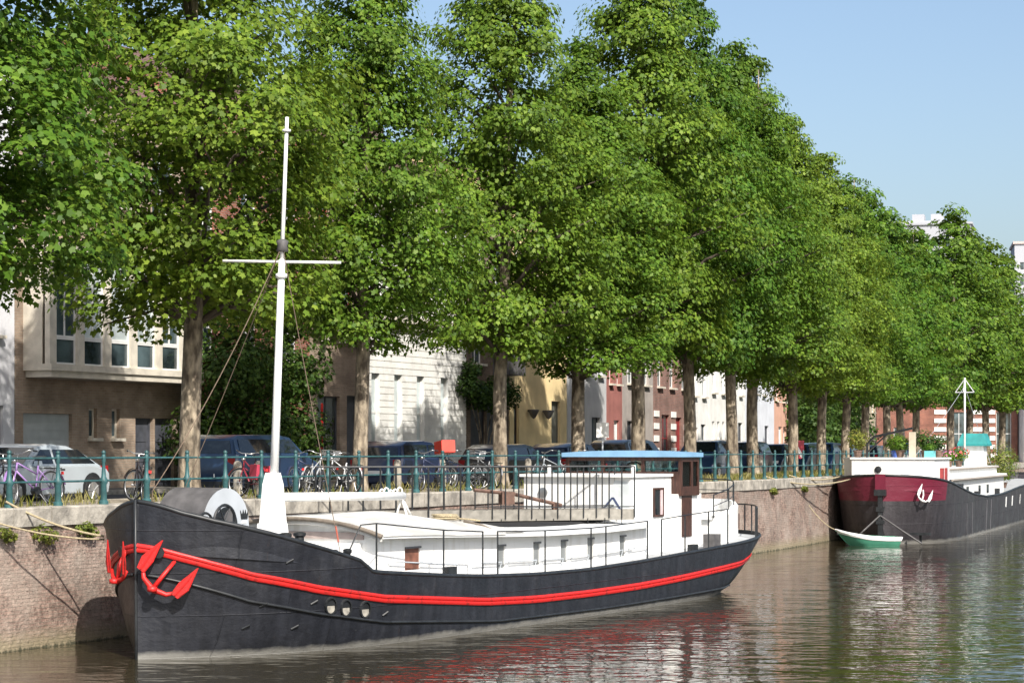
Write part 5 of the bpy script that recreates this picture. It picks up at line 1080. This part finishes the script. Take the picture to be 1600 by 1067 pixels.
MB().b2((5.9, -2.45, 1.7), (6.5, -2.2, 2.35)).build('deck_box', BLACK, b2); MB().b2((11.0, -2.5, 1.6), (11.4, -2.3, 1.95)).build('fairlead', BLACK, b2); MB().b2((18.4, -2.5, 1.55), (18.8, -2.3, 1.95)).build('fairlead', BLACK, b2)
fn = MB().b2((20.2, -1.55, 2.95), (21.4, -.65, 4.0)).build('funnel', WHITE, main)
cn = MB().b2((20.0, -1.75, 4.001), (21.8, -.3, 4.1))
cn.add([(20.0, -1.75, 4.1), (21.8, -1.75, 4.1), (21.8, -.3, 4.1), (20.0, -.3, 4.1), (20.2, -1.55, 4.62), (21.6, -1.55, 4.62), (21.6, -.5, 4.62), (20.2, -.5, 4.62)], [(0, 1, 5, 4), (1, 2, 6, 5), (2, 3, 7, 6), (3, 0, 4, 7), (4, 5, 6, 7)])
cn.build('canopy', mk('teal_canvas', (.02, .24, .24), .6, .2, 2), fn)
MX = 18.6; MY = -.85
m2 = MB().tube([(MX, MY, 2.95), (MX, MY, 7.3)], .045, 8).build('signal_mast', WHITE, main, True)
mh_ = MB()
for a, b in (((0, .45, 6.6), (0, 0, 7.25)), ((0, -.45, 6.6), (0, 0, 7.25)), ((0, -.45, 6.6), (0, .45, 6.6)), ((-.45, 0, 6.6), (.45, 0, 6.6)), ((-.45, 0, 6.6), (0, 0, 7.25)), ((.45, 0, 6.6), (0, 0, 7.25))): mh_.tube([Vector((MX, MY, 0))+Vector(a), Vector((MX, MY, 0))+Vector(b)], .022, 5)
mh_.build('mast_frame', mk('grey_white', (.6, .6, .62), .5), m2)
MB().tube(sag((MX, MY, 6.9), (25, -1.3, 3.1), .1), .015, 4).tube(sag((MX, MY, 6.9), (6.2, 0, 3.0), .1), .01, 4).build('stay', GREYPAINT, m2)
dv = MB().tube([(2.0, .9, 3.45), (2.0, .9, 4.05), (1.9, .6, 4.35), (1.9, -1.0, 4.7)], .05, 6).tube([(2.0, .9, 3.7), (1.9, 0, 4.5)], .035, 6).build('davit', BLACK, b2)
MB().b2((2.5, -1.0, 3.49), (2.75, -.75, 4.55)).build('samson_post', mk('bleached_wood', (.50, .44, .34), .8), b2)
anchor('white anchor on the burgundy bow of the second barge', H2, .75, 1.85, 1, 25, WHITE, A2, L2, .72, .2)
# roof garden pots on the second barge
POT = mk('terracotta', (.17, .11, .085), .85, .2, 6); TURQ = mk('turquoise_tub', (.14, .46, .48), .5); BPOT = mk('blue_pot', (.06, .12, .42), .4)
def W2(x, y, z): return world(A2, L2, Vector((x, y, z)))
def potted(label, x, y, z, r, hgt, pm_, lm, flower=None, n=500, box=None):
    b = W2(x, y, z); e = empty('potted_plant', b, A2, label, 'plant', 'potted plants on the barge roof')
    if box: MB().b2((-box/2, -.18, 0), (box/2, .18, .28)).build('planter', pm_, e)
    else: MB().lathe([(.12, 0), (.18, .25), (.20, .25), (.20, .30), (.15, .30)], 10).build('pot', pm_, e, True, 40)
    v = RNG.normal(size=(n, 3)); v /= np.linalg.norm(v, axis=1)[:, None]; v *= (RNG.uniform(0, 1, n)**.4)[:, None]; pos = v*np.array([r if not box else max(r, box*.55), r, hgt/2])+np.array([0, 0, .25+hgt/2])
    link('leaves', leaves_mesh('leaves', pos, v+np.array([0, 0, .5]), .13, lm, RNG), e)['kind'] = 'stuff'
    if flower:
        n2 = 70; v = RNG.normal(size=(n2, 3)); v /= np.linalg.norm(v, axis=1)[:, None]; v[:, 2] = abs(v[:, 2]); link('flowers', leaves_mesh('flowers', v*np.array([r, r, hgt/2])*1.03+np.array([0, 0, .25+hgt/2]), v, .12, flower, RNG), e)['kind'] = 'stuff'
    MB().tube([(0, 0, .2), (.03, .02, .3+hgt*.5)], .02, 5).build('stem', BARK, e)
REDFL = mk('red_petals', (.55, .04, .05), .6); PINK = mk('pink_petals', (.6, .2, .3), .6)
potted('yellow green shrub in a pot at the front of the barge roof', 2.6, 1.4, 3.49, .55, 1.0, POT, YELLEAF, n=700)
potted('low green bush in the middle of the barge roof garden', 3.0, -.3, 3.49, .5, .7, POT, LEAF, n=600)
potted('bush in a blue pot on the barge roof', 4.2, .1, 3.49, .5, .8, BPOT, LEAF, n=600)
potted('dark reddish bush on the barge roof garden', 4.6, -1.1, 3.49, .55, 1.0, POT, DARKLEAF, n=700)
potted('plant growing in a turquoise tub at the roof edge', 3.6, -1.45, 3.49, .30, .35, TURQ, LEAF, box=.75, n=250)
potted('trailing plant behind the turquoise tub', 5.0, -1.6, 3.49, .45, .8, POT, DARKLEAF, n=500)
potted('pot of red and orange flowers left of the white funnel', 15.5, -1.0, 2.95+.06, .55, .7, POT, LEAF, REDFL, n=600)
potted('small pot of pink flowers near the red flowers', 13.6, -.8, 2.95+.06, .4, .5, POT, LEAF, PINK, n=350)
potted('large leafy plant at the right edge behind the barge cabin', 27.0, -1.5, 1.8, 1.0, 2.3, POT, YELLEAF, n=1500)
potted('second leafy plant further aft at the right edge', 28.8, -1.5, 1.8, .9, 2.0, POT, LEAF, n=1200)
# ropes of the second barge
rope('upper pale rope from the burgundy bow to the quay', sag(W2(1.2, 1.9, 2.7), Q(49.5, .35, QZ+.1), .15), .03)
rope('lower pale rope from the burgundy bow to the quay', sag(W2(.6, 1.35, 2.6), Q(46.0, .35, QZ+.1), .25), .03)
# ------------------------------------------------------------------ dinghy
dg = empty('rowing_dinghy', (14.05, 86.6, 0), R(2), 'small green and white rowing dinghy lying under the burgundy bow', 'dinghy')
HD = Hull([(0, 0), (.2, .22), (.6, .48), (1.2, .62), (2.0, .64), (2.5, .58), (2.6, .5), (2.62, 0)], [(.62, 0), (.7, .1), (.95, .28), (1.25, .42), (2.0, .46), (2.4, .44), (2.5, .38), (2.52, 0)], ([0, .5, 1.3, 2, 2.6], [.66, .53, .40, .36, .36]), ([0, .5, 1.3, 2, 2.6], [.60, .47, .34, .30, .30]), .8, .03, 4)
GREENP = mk('green_hull', (.08, .30, .20), .4, .1, 3)
dgc = HD.loft().build('hull', GREENP, dg, True, 40)
for sd_ in (1, -1): MB().grid([HD.path(HD.sheer, sd_, .012, -.16), HD.path(HD.sheer, sd_, .02, .0), HD.path(HD.sheer, sd_, -.05, .012)]).build('gunwale', WHITE, dg, True)
for x in (1.05, 1.85): MB().b2((x, -.47, .24), (x+.22, .47, .28)).build('thwart', WHITE, dg)
MB().b2((1.0, -.30, .06), (2.35, .30, .1)).build('floor_board', WHITE, dg)
dg.location.x = 12.85
o_ = MB().tube([Vector(p)-Vector((12.9, 86.6, .6)) for p in sag((12.9, 86.6, .62), Q(51.2, -.03, 1.6), .15)], .018, 5).build('mooring_rope', ROPE, None); o_.location = (12.9, 86.6, .6); tag(o_, 'thin line tying the green dinghy to the quay wall', 'rope', 'mooring ropes')
# ------------------------------------------------------------------ weeds on the wall and grass along the edge
def tuft_mesh(name, pts, h0, h1, mat, nb=14, spread=.16):
    mb = MB()
    for p in pts:
        for k in range(nb):
            a = RNG.uniform(0, 6.28); hh = RNG.uniform(h0, h1); b = Vector(p)+Vector((RNG.normal()*spread, RNG.normal()*spread, 0)); t = Vector((math.cos(a), math.sin(a), 0)); sd_ = Vector((-t.y, t.x, 0))*.010
            mb.add([b-sd_, b+sd_, b+t*hh*.15+Vector((0, 0, hh*.6))+sd_*.8, b+t*hh*.4+Vector((0, 0, hh)), b+t*hh*.15+Vector((0, 0, hh*.6))-sd_*.8], [(0, 1, 2, 3, 4)])
    return mb.build(name, mat)
DRY = leaf_material('dry_grass', (.22, .20, .06), (.32, .29, .11), (.44, .40, .20), .3)
pts = [Q(RNG.uniform(-5, 44), RNG.choice([.5, .5, 1.0, 2.0, 2.5])+RNG.normal()*.12, QZ-.02) for _ in range(80)]+[Q(RNG.uniform(40, 112), .45+abs(RNG.normal())*.5, QZ-.02) for _ in range(420)]
tag(tuft_mesh('edge_grass', pts, .08, .32, DRY, 12), 'dry yellow grass tufts along the foot of the railing', 'grass', kind='stuff')
pts = [Q(RNG.uniform(-5, 112)**1 if RNG.uniform() < .35 else RNG.uniform(40, 112), .45+abs(RNG.normal())*.8, QZ-.02) for _ in range(330)]
tag(tuft_mesh('edge_weeds', pts, .08, .30, YELLEAF, 12), 'green weeds between the tree trunks on the quay edge', 'grass', kind='stuff')
for s_, z_, r_, lab in ((1.15, 2.22, .26, 'leafy weed clump growing from the wall under the pale ropes'), (2.5, 2.27, .20, 'small leafy weed clump growing from the wall beside the black bow'), (-.05, 2.25, .16, 'weed clump on the wall at the left edge'), (45.5, 2.3, .16, 'weed clump on the wall behind the barge stern'), (50.2, 2.3, .14, 'weed clump on the wall left of the dinghy')):
    bush('wall_weed', lab, 'weed', [ell(s_, -.05, z_, r_*1.5, .18, r_*.7), ell(s_+.25, -.06, z_-.08, r_, .15, r_*.7)], 420, .085, YELLEAF, Q(s_, .05, z_), RNG)
